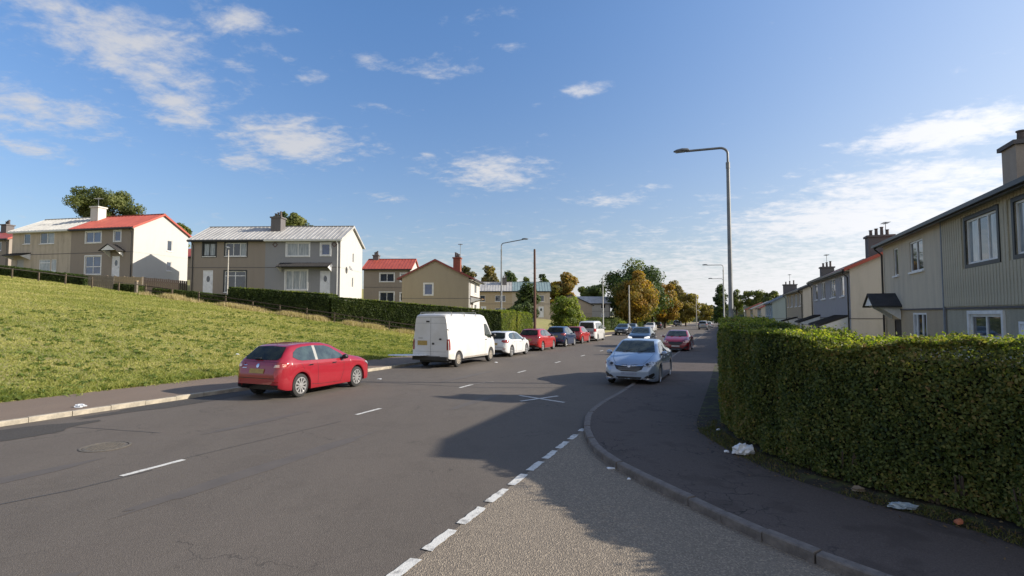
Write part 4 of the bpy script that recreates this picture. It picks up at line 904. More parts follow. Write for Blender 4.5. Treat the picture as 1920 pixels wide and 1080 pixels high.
# hedges of the left-hand gardens
def pts(px0, y0t, y0b, Y0, px1, y1t, y1b, Y1, n=8):
    out = []; zt_ = []; zb_ = []
    for i in range(n + 1):
        f = i / n; Y = Y0 + (Y1 - Y0) * f
        p = px0 + (px1 - px0) * f; a = at(p, y0t + (y1t - y0t) * f, Y); out.append(a[:2]); zt_.append(a[2]); zb_.append(float(terrain(a[0], Y)) - .1)
    return out, zt_, zb_
G = 'hedges behind the post and rail fence'
def lhedge(label, a, th=1.2, n=26000, size=.11, m=GREEN2, **k):
    p, zt_, zb_ = pts(*a); return hedge('garden_hedge', label, p, zt_, zb_, th, n, size, m, **k)
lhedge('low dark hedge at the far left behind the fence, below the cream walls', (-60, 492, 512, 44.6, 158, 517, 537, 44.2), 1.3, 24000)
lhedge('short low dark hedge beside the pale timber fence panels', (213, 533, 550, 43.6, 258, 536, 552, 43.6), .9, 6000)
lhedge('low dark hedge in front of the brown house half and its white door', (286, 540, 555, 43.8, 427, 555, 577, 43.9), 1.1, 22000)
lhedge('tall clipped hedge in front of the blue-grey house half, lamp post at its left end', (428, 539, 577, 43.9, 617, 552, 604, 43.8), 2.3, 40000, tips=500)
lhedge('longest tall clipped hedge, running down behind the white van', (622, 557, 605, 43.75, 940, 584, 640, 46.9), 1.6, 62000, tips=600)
p0 = at(941, 584, 46.9); 
hedge('garden_hedge', 'sunlit end of the tall hedge facing the street beside the wooden pole', [p0[:2], (.2, 49), (1.4, 51.4), (2.1, 53.2)], [p0[2], 2.85, 2.7, 2.62], [-.5, -.6, -.6, -.6], 1.5, 30000, .10, GREENY, rough=.09)  # lighter leaves than the rest put the sun on this end into colour
T_MIDX = leaf_mat('scrub leaves', [(.04, .055, .018), (.085, .105, .03), (.14, .155, .045), (.20, .20, .07)], .3)
# far hedges and shrubs by the roadside
def far_hedge(label, s0, t0, s1, t1, h, th, n, size, m):
    a = st(s0, t0); b = st(s1, t1); P = [(a[0] + (b[0] - a[0]) * f, a[1] + (b[1] - a[1]) * f) for f in np.linspace(0, 1, 6)]; zb_ = [float(rf(s0 + (s1 - s0) * f)) for f in np.linspace(0, 1, 6)]
    hedge('roadside_hedge', label, P, [z + h for z in zb_], zb_, th, n, size, m, rough=.12)
far_hedge('dark roadside hedge left of the far parked cars, below the grey-brown gable', 78, -22, 102, -19.8, 2.3, 1.8, 14000, .22, GREEN2)
far_hedge('small yellow-green hedge past the dark roadside hedge', 104, -19.6, 116, -19.4, 1.9, 1.6, 5000, .24, GREENY)
far_hedge('green hedge beside the furthest parked cars', 124, -19.6, 150, -19.6, 2.0, 2, 7000, .3, GREEN2)
far_hedge('long low hedge under the far trees on the left', 152, -20, 300, -19.6, 2.2, 2.5, 9000, .4, GREEN2)
far_hedge('scrubby bushes beneath the big orange tree', 100, -24, 128, -22.5, 2.6, 2.2, 9000, .3, T_MIDX)
far_hedge('garden hedge on the right past the corner hedge', 78, .3, 34, .3, 1.5, 1.0, 26000, .12, GREEN2)
far_hedge('low front hedge far along the right pavement', 170, -.1, 84, -.1, 1.6, 1.0, 9000, .2, GREEN2)

# ================================================================== trees
def tree(name, label, x, y, z0, H, rx, rz_, m, n=6000, size=.35, trunk=.22, clumps=26, seed=1, low=.25, two=None, cat='tree', group=None, spreadk=.30, conifer=False):
    r = np.random.default_rng(seed); root = empty(name, (x, y, z0), 0, label, cat, group)
    cz = H - rz_; tb = MB(); top = H - rz_ * .7
    tb.tube([(0, 0, -.4), (.02 * H * r.normal(), .0, top * .35), (.02 * H * r.normal(), .02 * H * r.normal(), top * .7), (0, 0, top)], [trunk * 1.25, trunk, trunk * .75, trunk * .4], 9)
    tk = tb.build('trunk', M_BARK, root, smooth=True)
    u = r.normal(0, 1, (clumps, 3)); u /= np.linalg.norm(u, axis=1, keepdims=True); rad = r.uniform(.35, .92, clumps)[:, None]
    cc = u * rad * (rx, rx, rz_); cc[:, 2] = np.where(cc[:, 2] < -rz_ * .75, -rz_ * .6, cc[:, 2])
    if conifer:
        hf = r.uniform(0, 1, clumps); an = r.uniform(0, 6.28, clumps); rr_ = rx * (1 - hf) * r.uniform(.5, .95, clumps); cc = np.stack([np.cos(an) * rr_, np.sin(an) * rr_, (hf * 2 - 1) * rz_], 1)
    cc[:, 2] += cz
    lb = MB()
    for k in range(min(clumps, 11)):
        e = cc[k]; b = np.array((0, 0, top * r.uniform(.35, .8))); mid = (b + e) / 2 + (0, 0, .1 * H * r.uniform(-.2, .5))
        lb.tube([tuple(b), tuple(mid), tuple(e)], [trunk * .4, trunk * .25, trunk * .08], 5)
    tag(lb.build('limbs', M_BARK, root, smooth=True), kind='stuff')
    k = r.integers(0, clumps, n); cr = (rx + rz_) / 2 * spreadk * r.uniform(.7, 1.3, clumps)
    q = r.normal(0, 1, (n, 3)); q /= np.linalg.norm(q, axis=1, keepdims=True); q *= (r.uniform(0, 1, n) ** .45)[:, None]
    c = cc[k] + q * cr[k][:, None] * (1, 1, .8)
    out = c - (0, 0, cz); out = out / (np.linalg.norm(out, axis=1, keepdims=True) + 1e-6) * .6 + q
    tone = np.clip(.35 + .3 * r.normal(0, 1, clumps)[k] * .6 + r.normal(0, .13, n) + .12 * c[:, 2] / H, 0, 1)
    leaves('crown', c, out, size, m, tone, root, spread=.6, aspect=.75)
    return root
T_DARK = leaf_mat('dark tree leaves', [(.022, .040, .012), (.048, .075, .02), (.08, .11, .03), (.14, .155, .045)], .3)
T_MID = leaf_mat('mid green tree leaves', [(.04, .055, .018), (.085, .105, .03), (.14, .155, .045), (.20, .20, .07)], .3)
T_ORANGE = leaf_mat('orange autumn leaves', [(.09, .10, .028), (.20, .15, .035), (.34, .19, .036), (.45, .28, .05)], .38)
T_BROWN = leaf_mat('brown green autumn leaves', [(.06, .06, .025), (.13, .11, .04), (.20, .15, .05), (.25, .20, .07)], .3)
T_YELLOW = leaf_mat('yellow autumn leaves', [(.09, .08, .02), (.17, .135, .03), (.27, .20, .04), (.32, .25, .06)], .4)
T_GREY = leaf_mat('distant greyish leaves', [(.035, .045, .045), (.06, .07, .065), (.08, .09, .075)], .2)
def ptree(name, label, px, ytop, ybase, Y, rpx, m, rzpx=None, **k):
    b = at(px, ybase, Y); H = (ybase - ytop) / 960 * Y; zt_ = float(terrain(b[0], Y)); z0 = min(b[2], zt_ + 50); z0 = zt_ if abs(zt_ - b[2]) < 6 else b[2]; H = at(px, ytop, Y)[2] - z0
    rx = rpx / 960 * Y; rz_ = (rzpx or rpx) / 960 * Y; rz_ = min(rz_, H * .49) if H > 0 else rz_
    return tree(name, label, b[0], Y, z0, H, rx, rz_, m, **k)
ptree('broadleaf_tree', 'wide olive green tree rising behind the chimney of the red and white roofs', 195, 346, 470, 82, 64, T_MID, 44, n=22000, size=.26, seed=3, clumps=34, trunk=.4)
ptree('broadleaf_tree', 'green tree between the white gable with red verge and the brown house', 330, 410, 520, 70, 22, T_MID, 52, n=5000, size=.4, seed=4)
ptree('broadleaf_tree', 'low wide tree crown behind the pale ribbed roof right of its chimney', 560, 400, 500, 80, 38, T_MID, 26, n=4500, size=.4, seed=5)
ptree('broadleaf_tree', 'pointed dark tree directly behind the dark chimney', 525, 398, 500, 82, 13, T_DARK, 30, n=2500, size=.4, seed=6)
ptree('columnar_tree', 'tall brownish columnar tree right of the brick chimney', 880, 489, 560, 130, 20, T_BROWN, 34, n=2600, size=.6, seed=7)
ptree('columnar_tree', 'rounded brown tree left of the first grey street lamp', 919, 494, 560, 130, 16, T_BROWN, 32, n=2400, size=.6, seed=8)
ptree('broadleaf_tree', 'grey-green tree behind the half greenish roof', 958, 508, 560, 128, 20, T_DARK, 24, n=2200, size=.6, seed=9)
ptree('broadleaf_tree', 'small dark tree right of the wooden pole above the greenish roof', 1018, 511, 570, 128, 11, T_DARK, 24, n=1800, size=.6, seed=10)
ptree('broadleaf_tree', 'low dark tree behind the half greenish roof, left of the wooden pole', 985, 516, 560, 126, 14, T_DARK, 20, n=1800, size=.6, seed=40)
ptree('autumn_tree', 'bright orange tree right of the greenish roof', 1052, 511, 590, 122, 32, T_ORANGE, 36, n=12000, size=.55, seed=11)
ptree('broadleaf_tree', 'dark green bushy tree just left of the wooden pole', 982, 531, 628, 62, 30, T_DARK, 70, n=11000, size=.28, seed=12, low=.1, trunk=.12)
ptree('round_shrub', 'rounded yellow-green shrub behind the parked blue car', 1061, 553, 626, 66, 31, GREENY, 60, n=12000, size=.22, seed=13, clumps=50, trunk=.08, cat='shrub', spreadk=.34)
ptree('broadleaf_tree', 'dark flat-topped tree behind the far pale-roofed house', 1112, 531, 580, 150, 36, T_DARK, 24, n=8000, size=.65, seed=14)
ptree('broadleaf_tree', 'largest dark green tree, left of the road ahead', 1190, 494, 610, 128, 58, T_DARK, 56, n=38000, size=.55, seed=15, spreadk=.36, clumps=90, trunk=.5)
ptree('autumn_tree', 'big orange tree standing in front of the largest dark tree', 1192, 508, 612, 112, 37, T_ORANGE, 52, n=24000, size=.42, seed=16, spreadk=.34, clumps=70, trunk=.35)
ptree('autumn_tree', 'orange and green tree right of the big orange one', 1246, 527, 612, 135, 27, T_ORANGE, 46, n=11000, size=.5, seed=17, trunk=.3)
ptree('broadleaf_tree', 'dark green tree filling the gap right of the big orange tree', 1224, 514, 612, 140, 30, T_DARK, 48, n=11000, size=.5, seed=18, trunk=.3)
ptree('autumn_tree', 'brown-green tree behind the orange and green one', 1268, 526, 608, 175, 20, T_BROWN, 40, n=7000, size=.6, seed=19)
ptree('autumn_tree', 'yellow-brown tree leaning over the far road', 1286, 544, 608, 165, 27, T_YELLOW, 34, n=9000, size=.6, seed=20)
ptree('autumn_tree', 'small yellow tree at the far end of the road', 1326, 566, 604, 240, 15, T_YELLOW, 19, n=2400, size=.8, seed=21)
ptree('conifer_tree', 'dark conifer behind the far lamp posts', 1352, 530, 602, 190, 17, T_DARK, 36, n=4500, size=.7, seed=22, conifer=True, clumps=50)
ptree('broadleaf_tree', 'olive tree right of the dark conifer', 1381, 541, 600, 190, 14, T_MID, 24, n=2200, size=.7, seed=23)
ptree('broadleaf_tree', 'wide olive tree behind the far right houses', 1414, 538, 596, 180, 22, T_MID, 24, n=3200, size=.7, seed=24)
ptree('broadleaf_tree', 'olive tree beside the blue house roof', 1444, 541, 596, 170, 17, T_MID, 24, n=2400, size=.7, seed=25)
# far wooded skyline
def woods():
    n = 9000; px = rng.uniform(-400, 2400, n); Y = rng.uniform(330, 480, n); x = (px - 960) / 960 * Y
    base = 2.6 - .008 * Y; h = 9 + 5 * vnoise(np.stack([x / 30, Y / 90, 0 * x], 1), 4, 1.) + 4 * np.clip((x - 60) / 200, -1, 1)
    z = base - 3 + np.clip(h, 4, None) * rng.uniform(0, 1, n)
    leaves_o = leaves('distant_woods', np.stack([x, Y, z], 1), np.tile((0, -1., .4), (n, 1)), 5., T_GREY, rng.uniform(0, 1, n), None, spread=.7, aspect=.8)
    tag(leaves_o, 'far off wooded skyline beyond the houses', 'woods', kind='stuff')
woods()

# ================================================================== poles, lamps, fences
def street_lamp(label, x, y, z0, H, arm, rad, m, ang, group='street lamps along the road', head='flat', droop=.0, base=True):
    """arm: length, ang: direction of the arm in the ground plane"""
    root = empty('street_lamp', (x, y, z0), ang, label, 'street lamp', group)
    mb = MB(); mb.tube([(0, 0, -.3), (0, 0, 1.35)], [rad * 1.35, rad * 1.35], 14); mb.tube([(0, 0, 1.35), (0, 0, 1.5), (0, 0, H - .75)], [rad * 1.35, rad, rad * .72], 14, False); mb.build('column', m, root, smooth=True)
    if arm:
        r2 = rad * .5; mb = MB(); P = [(0, 0, H - .8), (0, 0, H - .3)] + [(.3 - .3 * math.cos(a), 0, H - .3 + .27 * math.sin(a)) for a in np.linspace(.2, 1.57, 6)] + [(arm, 0, H + droop)]
        mb.tube(P, r2, 10); mb.build('bracket_arm', m, root, smooth=True)
        mb = MB(); mb.tube([(0, 0, H - .9), (0, 0, H - .65)], rad * .85, 12); mb.build('arm_collar', m, root)
        xh = arm; zh = H + droop
    else: xh = 0; zh = H - .6
    mb = MB(); L = .62
    sec = []
    for f, w, hh in ((0, .06, .05), (.1, .11, .09), (.45, .15, .11), (.8, .13, .08), (1, .05, .03)): sec.append((xh - .12 + f * L, w, hh))
    n0 = 0
    for x_, w, hh in sec:
        for k in range(10): t = 2 * math.pi * k / 10; mb.v.append((x_, w * math.cos(t), zh + .03 + hh * max(math.sin(t), -.35)))
    for i in range(len(sec) - 1):
        for k in range(10): a = i * 10 + k; b = i * 10 + (k + 1) % 10; mb.f.append((a, b, b + 10, a + 10))
    mb.f.append(tuple(range(10))); mb.f.append(tuple(range(40, 50))); hd_ = mb.build('lamp_head', M_LAMPHEAD, root, smooth=True)
    MB().box(xh + .05, xh + .42, -.09, .09, zh - .02, zh + .0).build('lens', M_LENS, hd_)
    MB().box(-rad * 1.4 - .004, -rad * 1.25, -.05, .05, .5, 1.1).build('access_door', m, root)
    return root
AL = math.atan2(-V[1], -V[0])   # arms of the right-hand lamps reach out over the road
ARt = math.atan2(V[1], V[0])
b = at(1371, 600, 20.3); street_lamp('tallest street lamp, standing behind the corner hedge with its arm over the road', b[0], 20.3, -.1, 9.42, 1.58, .095, M_STEEL, AL)
b = at(1358, 600, 62); street_lamp('second street lamp on the right, slim arm reaching left above the far cars', b[0], 62, -.55, 9.1, 1.9, .09, M_STEELPALE, AL)
b = at(1357.5, 600, 80); street_lamp('third street lamp on the right, its head just below the second one', b[0], 80, -.7, 8.8, 1.7, .10, M_STEELPALE, AL)
b = at(940, 600, 50); street_lamp('grey street lamp left of the wooden pole, arm reaching right', b[0], 50, -.35, 9.9, 2.15, .09, M_STEEL, ARt + .25, droop=.28)
b = at(1131, 600, 77.5); street_lamp('street lamp behind the white people carrier, short arm', b[0], 77.5, -.6, 9.1, .9, .085, M_STEELPALE, ARt)
b = at(426, 560, 46); street_lamp('short pale lamp post in front of the brown and blue-grey pair of houses', b[0] , 46, 3.1, 6.0, 0, .06, M_CONCRETE, R(-90), group=None)
b = at(1180, 600, 98); root = empty('concrete_post', (b[0], 98, -.8), 0, 'bare pale concrete post in front of the orange tree', 'post'); MB().tube([(0, 0, -.3), (0, 0, 8.7)], [.16, .11], 10).build('column', M_CONCRETE, root, smooth=True); MB().tube([(0, 0, 8.7), (0, 0, 8.82)], [.13, .10], 10).build('cap', M_CONCRETE, root)
b = at(1306, 600, 150); root = empty('concrete_post', (b[0], 150, -1.2), 0, 'slim pale post at the far end of the road left of the silver car', 'post'); MB().tube([(0, 0, -.3), (0, 0, 9.0)], [.15, .10], 8).build('column', M_CONCRETE, root, smooth=True); MB().tube([(0, 0, 9.0), (0, 0, 9.1)], [.12, .09], 8).build('cap', M_CONCRETE, root)
# wooden telegraph pole
x, y, z = st(46.5, -17.0); root = empty('telegraph_pole', (x, y, z), 0, 'dark brown wooden telegraph pole on the left pavement beside the hedge end', 'pole')
MB().tube([(0, 0, -.3), (.02, 0, 4), (0, 0, 9.2)], [.15, .13, .10], 12).build('shaft', M_POLEWOOD, root, smooth=True)
MB().tube([(0, 0, 9.2), (0, 0, 9.28)], [.115, .04], 12).build('cap', M_IRON, root); MB().box(-.16, -.10, -.07, .07, 2.2, 2.6).build('number_plate_backing', M_STEEL, root)
for k in range(6): MB().tube([(.0, -.02, 5.4 + .5 * k), (.22 * (-1) ** k, -.02, 5.4 + .5 * k)], .014, 5).build('step_bolt', M_IRON, root)

# post and rail fence at the top of the field
FR = empty('field_fence', (-20, 43, 3), 0, 'long low timber post and rail fence along the upper edge of the field', 'fence')
off = Vector((-20, 43, 3)); pm_ = MB().box(-.045, .045, -.04, .04, -.3, .82).mesh('post', M_WOODBROWN); fp = []
x = -46.5
while x < -3.4:
    y = float(fence_y(x)) - .1; z = float(terrain(x, y)); fp.append(Vector((x, y, z)))
    o = link('post', pm_, FR, Vector((x, y, z)) - off, random.uniform(-.1, .1)); o.rotation_euler.x = random.uniform(-.03, .03); o.scale.z = random.uniform(.92, 1.12); x += 2.25
for a, b in zip(fp[:-1], fp[1:]):
    if -27.2 > a.x > -30: continue
    for h in ((.74,) if a.x < -31 else (.74, .4)):
        mb = MB(); A = a - off + Vector((0, -.07, h)); B = b - off + Vector((0, -.07, h + random.uniform(-.02, .02))); mb.prism([A, A + Vector((0, 0, .07)), A + Vector((0, .03, .07)), A + Vector((0, .03, 0))], B - A); mb.build('rail', M_WOODDARK if a.x > -31 else M_WOODGREY, FR)
def board_fence(label, px0, px1, yt0, yt1, Y0, Y1, h, m, step=.16, posts=2.0, pm=None):
    a = Vector(at(px0, yt0, Y0)); b = Vector(at(px1, yt1, Y1)); root = empty('board_fence', a, 0, label, 'fence'); d = b - a; L = Vector((d.x, d.y)).length; n = int(L / step); ang = math.atan2(d.y, d.x)
    bm__ = MB().box(0, step - .018, 0, .02, -h, 0).mesh('board', m)
    for k in range(n):
        f = k / n; o = link('board', bm__, root, (d.x * f, d.y * f, d.z * f + random.uniform(-.015, .015)), ang)
    pmsh = MB().box(-.05, .05, .02, .12, -h - .2, .06).mesh('post', pm or m); k = 0
    while k <= L: f = k / L; link('post', pmsh, root, (d.x * f, d.y * f, d.z * f), ang); k += posts
    MB().box(0, L, .021, .06, -.35, -.26).build('rail', m, root).rotation_euler = (0, -math.asin(d.z / d.length), ang)
board_fence('grey weathered board fence below the red-roofed house half', 157, 214, 515, 518, 44.6, 44.6, 1.35, M_WOODGREY)
board_fence('pale sunlit timber fence panels in front of the white door', 214, 266, 518, 520, 46.2, 45.6, .75, M_WOODPALE, step=.3, posts=1.0, pm=M_WOODGREY)
board_fence('dark stained garden fence below the white gable with its shadow', 268, 352, 520, 527, 47.5, 49.5, 1.6, M_WOODDARK)
b = at(255, 552, 43.4); g = empty('gate_post', (b[0], 43.4, float(terrain(b[0], 43.4))), 0, 'stout timber gate post at the gap right of the short hedge', 'post'); MB().box(-.09, .09, -.09, .09, -.3, 1.0).build('shaft', M_WOODGREY, g); MB().box(-.11, .11, -.11, .11, 1.0, 1.06).build('cap', M_WOODPALE, g)

# ================================================================== vehicles
def prof(P, x, sm=.05):
    P = np.array(P, float); xs = np.linspace(P[0, 0], P[-1, 0], 500); y = np.interp(xs, P[:, 0], P[:, 1])
    k = max(1, int(sm / (xs[1] - xs[0]))); ker = np.hanning(2 * k + 3)[1:-1]; ker /= ker.sum(); yp = np.concatenate([np.full(k, y[0]), y, np.full(k, y[-1])]); y = np.convolve(yp, ker, 'valid')[:len(xs)]
    return np.interp(x, xs, y)
SCL = (1.05, 1.13, 1.16)
class Car:
    def __init__(s, name, label, cat, paint, sp, group=None):
        s.sp = sp; s.L = sp['L']; s.W = sp['W']; s.r = sp['r']; s.xr = sp['xr']; s.xf = sp['xf']; s.paint = paint
        s.root = empty(name, (0, 0, 0), 0, label, cat, group); s.body(); 
    def body(s):
        sp = s.sp; L, W, r = s.L, s.W, s.r; Ra = r + .055
        xs = list(np.linspace(0, L, 70)) + [.01, .03, .06, L - .01, L - .03, L - .06]
        for xa in (s.xr, s.xf):
            xs = [x for x in xs if abs(x - xa) > Ra + .01]; xs += [xa + Ra * math.cos(t) for t in np.linspace(0, math.pi, 17)] + [xa - Ra - .003, xa + Ra + .003]
        xs = np.array(sorted(xs)); zt = prof(sp['top'], xs, sp.get('sm', .05)); zb_ = prof(sp['belt'], xs); w = prof(sp['w'], xs, .03) * W / 2; wr = prof(sp['wr'], xs, .08) * W / 2
        sill = prof(sp['sill'], xs, .03); zbot = sill.copy()
        for xa in (s.xr, s.xf):
            k = np.abs(xs - xa) <= Ra + 1e-6; zbot[k] = np.maximum(r + np.sqrt(np.maximum(Ra ** 2 - (xs[k] - xa) ** 2, 0)), sill[k])
        zb_ = np.minimum(zb_, zt - .015); zb_ = np.maximum(zb_, zbot + .02)
        rows = []
        for i, x in enumerate(xs):
            a, b, c, ww = zbot[i], zb_[i], zt[i], w[i]; wt = min(wr[i], ww * .985); h = b - a; g = c - b
            half = [(ww - .16, a), (ww - .02, a), (ww - .004, a + min(.03, h * .1)), (ww, a + h * .30), (ww * 1.0, a + h * .58), (ww * .992, a + h * .80), (ww * .985, a + h * .9), (ww * .965, b)]
            e = ww * .965
            half += [(e + (wt - e) * .33, b + g * .33), (e + (wt - e) * .66, b + g * .66), (e + (wt - e) * .92, b + g * .88), (wt * .965, b + g * .955), (wt * .86, b + g * .988), (wt * .5, b + g * .999), (0, c + .004)]
            rows.append([(x - L / 2, y, z) for y, z in half] + [(x - L / 2, -y, z) for y, z in half[-2::-1]])
        n = len(rows[0]); mb = MB(); mb.v = [p for rw in rows for p in rw]
        for i in range(len(rows) - 1):
            for j in range(n - 1): a = i * n + j; mb.f.append((a, a + 1, a + n + 1, a + n))
        mb.f.append(tuple(range(n - 1, -1, -1))); e = (len(rows) - 1) * n; mb.f.append(tuple(range(e, e + n)))
        me = mb.mesh('body', s.paint, True); s.b = link('body', me, s.root)
        bm = bmesh.new(); bm.from_mesh(me); s.tree = BVHTree.FromBMesh(bm); bm.free()
        mb = MB(); hw = W / 2 - .21; mb.box(-L / 2 + .35, L / 2 - .3, -hw, hw, .22, .62); mb.build('underbody', M_DARK, s.root)
        for xa, nm in ((s.xr, 'wheel'), (s.xf, 'wheel')):
            for sg in (-1, 1): s.wheel(xa - L / 2, sg)
    def wheel(s, x, sg):
        r = s.r; tw = s.sp.get('tw', .205); y = sg * (s.W / 2 - .035); rr = r * s.sp.get('rimk', .70); o_ = sg
        mb = MB(); P = [(rr, 0), (rr + .01, .0), (r - .03, -.004), (r - .006, -.018), (r, -.04), (r, -tw + .04), (r - .03, -tw), (rr, -tw), (.05, -tw)]
        mb.lathe([(a, o_ * b) for a, b in P], 30, 'y', (x, y, r)); w = mb.build('wheel', M_RUBBER, s.root, smooth=True)
        rm = s.sp.get('rim', M_ALLOY); mb = MB(); mb.lathe([(rr + .004, o_ * .004), (rr - .02, o_ * .006), (rr - .035, -o_ * .03)], 30, 'y', (x, y, r)); mb.lathe([(.055, o_ * -.012), (.05, o_ * .004), (0, o_ * .006)], 14, 'y', (x, y, r))
        mb.build('rim_ring', rm, w, smooth=True)
        mb = MB(); mb.lathe([(rr - .02, -o_ * .05), (0, -o_ * .05)], 20, 'y', (x, y, r)); mb.build('brake_shadow', M_DARK, w)
        ns = s.sp.get('spokes', 10); wd = s.sp.get('sw', .036)
        for k in range(ns):
            t = 2 * math.pi * k / ns + .2; c, q = math.cos(t), math.sin(t); mb = MB(); a0, a1 = .04, rr - .012; px, pz = -q, c
            pts_ = [(a0, -wd * .6), (a1, -wd), (a1, wd), (a0, wd * .6)]
            mb.prism([(x + c * a + px * b, y - o_ * .002, r + q * a + pz * b) for a, b in pts_], (0, -o_ * .025, 0)); mb.build('spoke', rm, w)
    def decal(s, name, poly, axis, m, off=.007, parent=None, step=.085, flip=False):
        """poly in (x from the rear, z) for axis 'l'/'r', in (y,z) for 'f' (seen from the front)/'b', (x,y) for 't'"""
        h = s.L / 2
        if axis in 'lr': P = [Vector((p[0] - h, p[1], 0)) for p in poly]
        else: P = [Vector((p[0], p[1], 0)) if axis in 'fb' else Vector((p[0] - h, p[1], 0)) for p in poly]
        bm = bmesh.new(); vs = [bm.verts.new(p) for p in P]
        for tr in tessellate_polygon([P]):
            try: bm.faces.new([vs[i] for i in tr])
            except ValueError: pass
        for _ in range(5):
            es = [e for e in bm.edges if e.calc_length() > step]
            if not es: break
            bmesh.ops.subdivide_edges(bm, edges=es, cuts=1); bmesh.ops.triangulate(bm, faces=bm.faces)
        bad = []
        for v in bm.verts:
            a, b = v.co.x, v.co.y
            if axis in 'lr': sg = 1 if axis == 'l' else -1; o, d = Vector((a, sg * 3, b)), Vector((0, -sg, 0))
            elif axis in 'fb': sg = 1 if axis == 'f' else -1; o, d = Vector((sg * 6, a, b)), Vector((-sg, 0, 0))
            else: o, d = Vector((a, b, 4)), Vector((0, 0, -1))
            hit, nrm, _, _ = s.tree.ray_cast(o, d)
            if hit is None: bad.append(v); v.co = o; continue
            if nrm.dot(d) > 0: nrm = -nrm
            v.co = hit + nrm * off
        if bad: bmesh.ops.delete(bm, geom=bad, context='VERTS')
        bmesh.ops.recalc_face_normals(bm, faces=bm.faces)
        me = bpy.data.meshes.new(name); bm.to_mesh(me); bm.free(); me.materials.append(m)
        me.polygons.foreach_set('use_smooth', [True] * len(me.polygons))
        return link(name, me, parent or s.b)
    def both(s, name, poly, m, **k):
        for ax in 'lr': s.decal(name, poly, ax, m, **k)
    def sym(s, name, poly, axis, m, **k):
        s.decal(name, poly, axis, m, **k); s.decal(name, [(-a, b) for a, b in poly], axis, m, **k)
    def line(s, pts_, w=.010, name='panel_gap', m=None, axis='lr', step=.1):
        for ax in axis:
            for a, b in zip(pts_[:-1], pts_[1:]):
                a_, b_ = np.array(a, float), np.array(b, float); d = b_ - a_; d /= np.linalg.norm(d); n = np.array((-d[1], d[0])) * w / 2
                s.decal(name, [tuple(a_ - n), tuple(b_ - n), tuple(b_ + n), tuple(a_ + n)], ax, m or M_DARK, off=.003, step=step)
    def mirror(s, x, z, m=None, big=1.):
        for sg in (-1, 1):
            hit, n_, _, _ = s.tree.ray_cast(Vector((x - s.L / 2, sg * 3, z)), Vector((0, -sg, 0))); y = hit.y if hit else sg * s.W / 2
            mb = MB()
            q = []
            for i, (t, k) in enumerate(((-.07, .75), (-.03, 1), (.04, .95), (.09, .55))):
                for a in range(8): an = 2 * math.pi * a / 8; mb.v.append((x - s.L / 2 + t * big, y + sg * (.13 + .105 * k * math.cos(an)) * big, z + .02 + .075 * k * big * math.sin(an)))
            for i in range(3):
                for a in range(8): p = i * 8 + a; r_ = i * 8 + (a + 1) % 8; mb.f.append((p, r_, r_ + 8, p + 8))
            mb.f.append(tuple(range(8))); mb.f.append(tuple(range(24, 32))); o = mb.build('wing_mirror', m or s.paint, s.root, smooth=True)
            MB().box(x - s.L / 2 - .02, x - s.L / 2 + .03, min(y - sg * .03, y + sg * .06), max(y - sg * .03, y + sg * .06), z - .05, z + .0).build('mirror_stalk', M_DARK, o)
    def handle(s, x, z, m=None):
        for sg in (-1, 1):
            hit, n_, _, _ = s.tree.ray_cast(Vector((x - s.L / 2, sg * 3, z)), Vector((0, -sg, 0)))
            if hit: MB().box(x - s.L / 2 - .09, x - s.L / 2 + .09, hit.y - .01 if sg < 0 else hit.y, (hit.y if sg < 0 else hit.y + .01) + (.025 if sg > 0 else 0) , z - .014, z + .014).build('door_handle', m or s.paint, s.b) if sg > 0 else MB().box(x - s.L / 2 - .09, x - s.L / 2 + .09, hit.y - .03, hit.y, z - .014, z + .014).build('door_handle', m or s.paint, s.b)
    def place(s, st_c, toward=False, yaw=0.):
        x, y, z = st(*st_c); a = math.atan2(U[1], U[0]) + (math.pi if toward else 0) + yaw
        s.root.scale = SCL; s.root.location = (x, y, z + .004); s.root.rotation_euler = Euler((0, -math.atan(-SL) * (-1 if toward else 1) , a)); return s

def paint(name, c, metal=0., rough=.28): return mat(name, c, tuple(v * .93 for v in c), 4, rough, metal=metal, coat=1., spec=.5)
P_RED = paint('red car paint', (.27, .010, .020)); P_RED2 = paint('bright red car paint', (.36, .016, .016)); P_DKRED = paint('dark red car paint', (.20, .010, .016))
P_WHITE = paint('white car paint', (.64, .64, .64)); P_VAN = mat('white van paint', (.60, .60, .60), (.54, .53, .51), 1.5, .35, coat=.4)
P_SILVER = paint('silver blue car paint', (.30, .38, .50), .35, .3); P_BLUE = paint('mid blue car paint', (.014, .032, .085), .1); P_DKBLUE = paint('dark blue car paint', (.010, .018, .036), .1); P_BLACK = paint('black car paint', (.018, .02, .025), .1); P_GREYC = paint('grey car paint', (.22, .24, .26), .4)

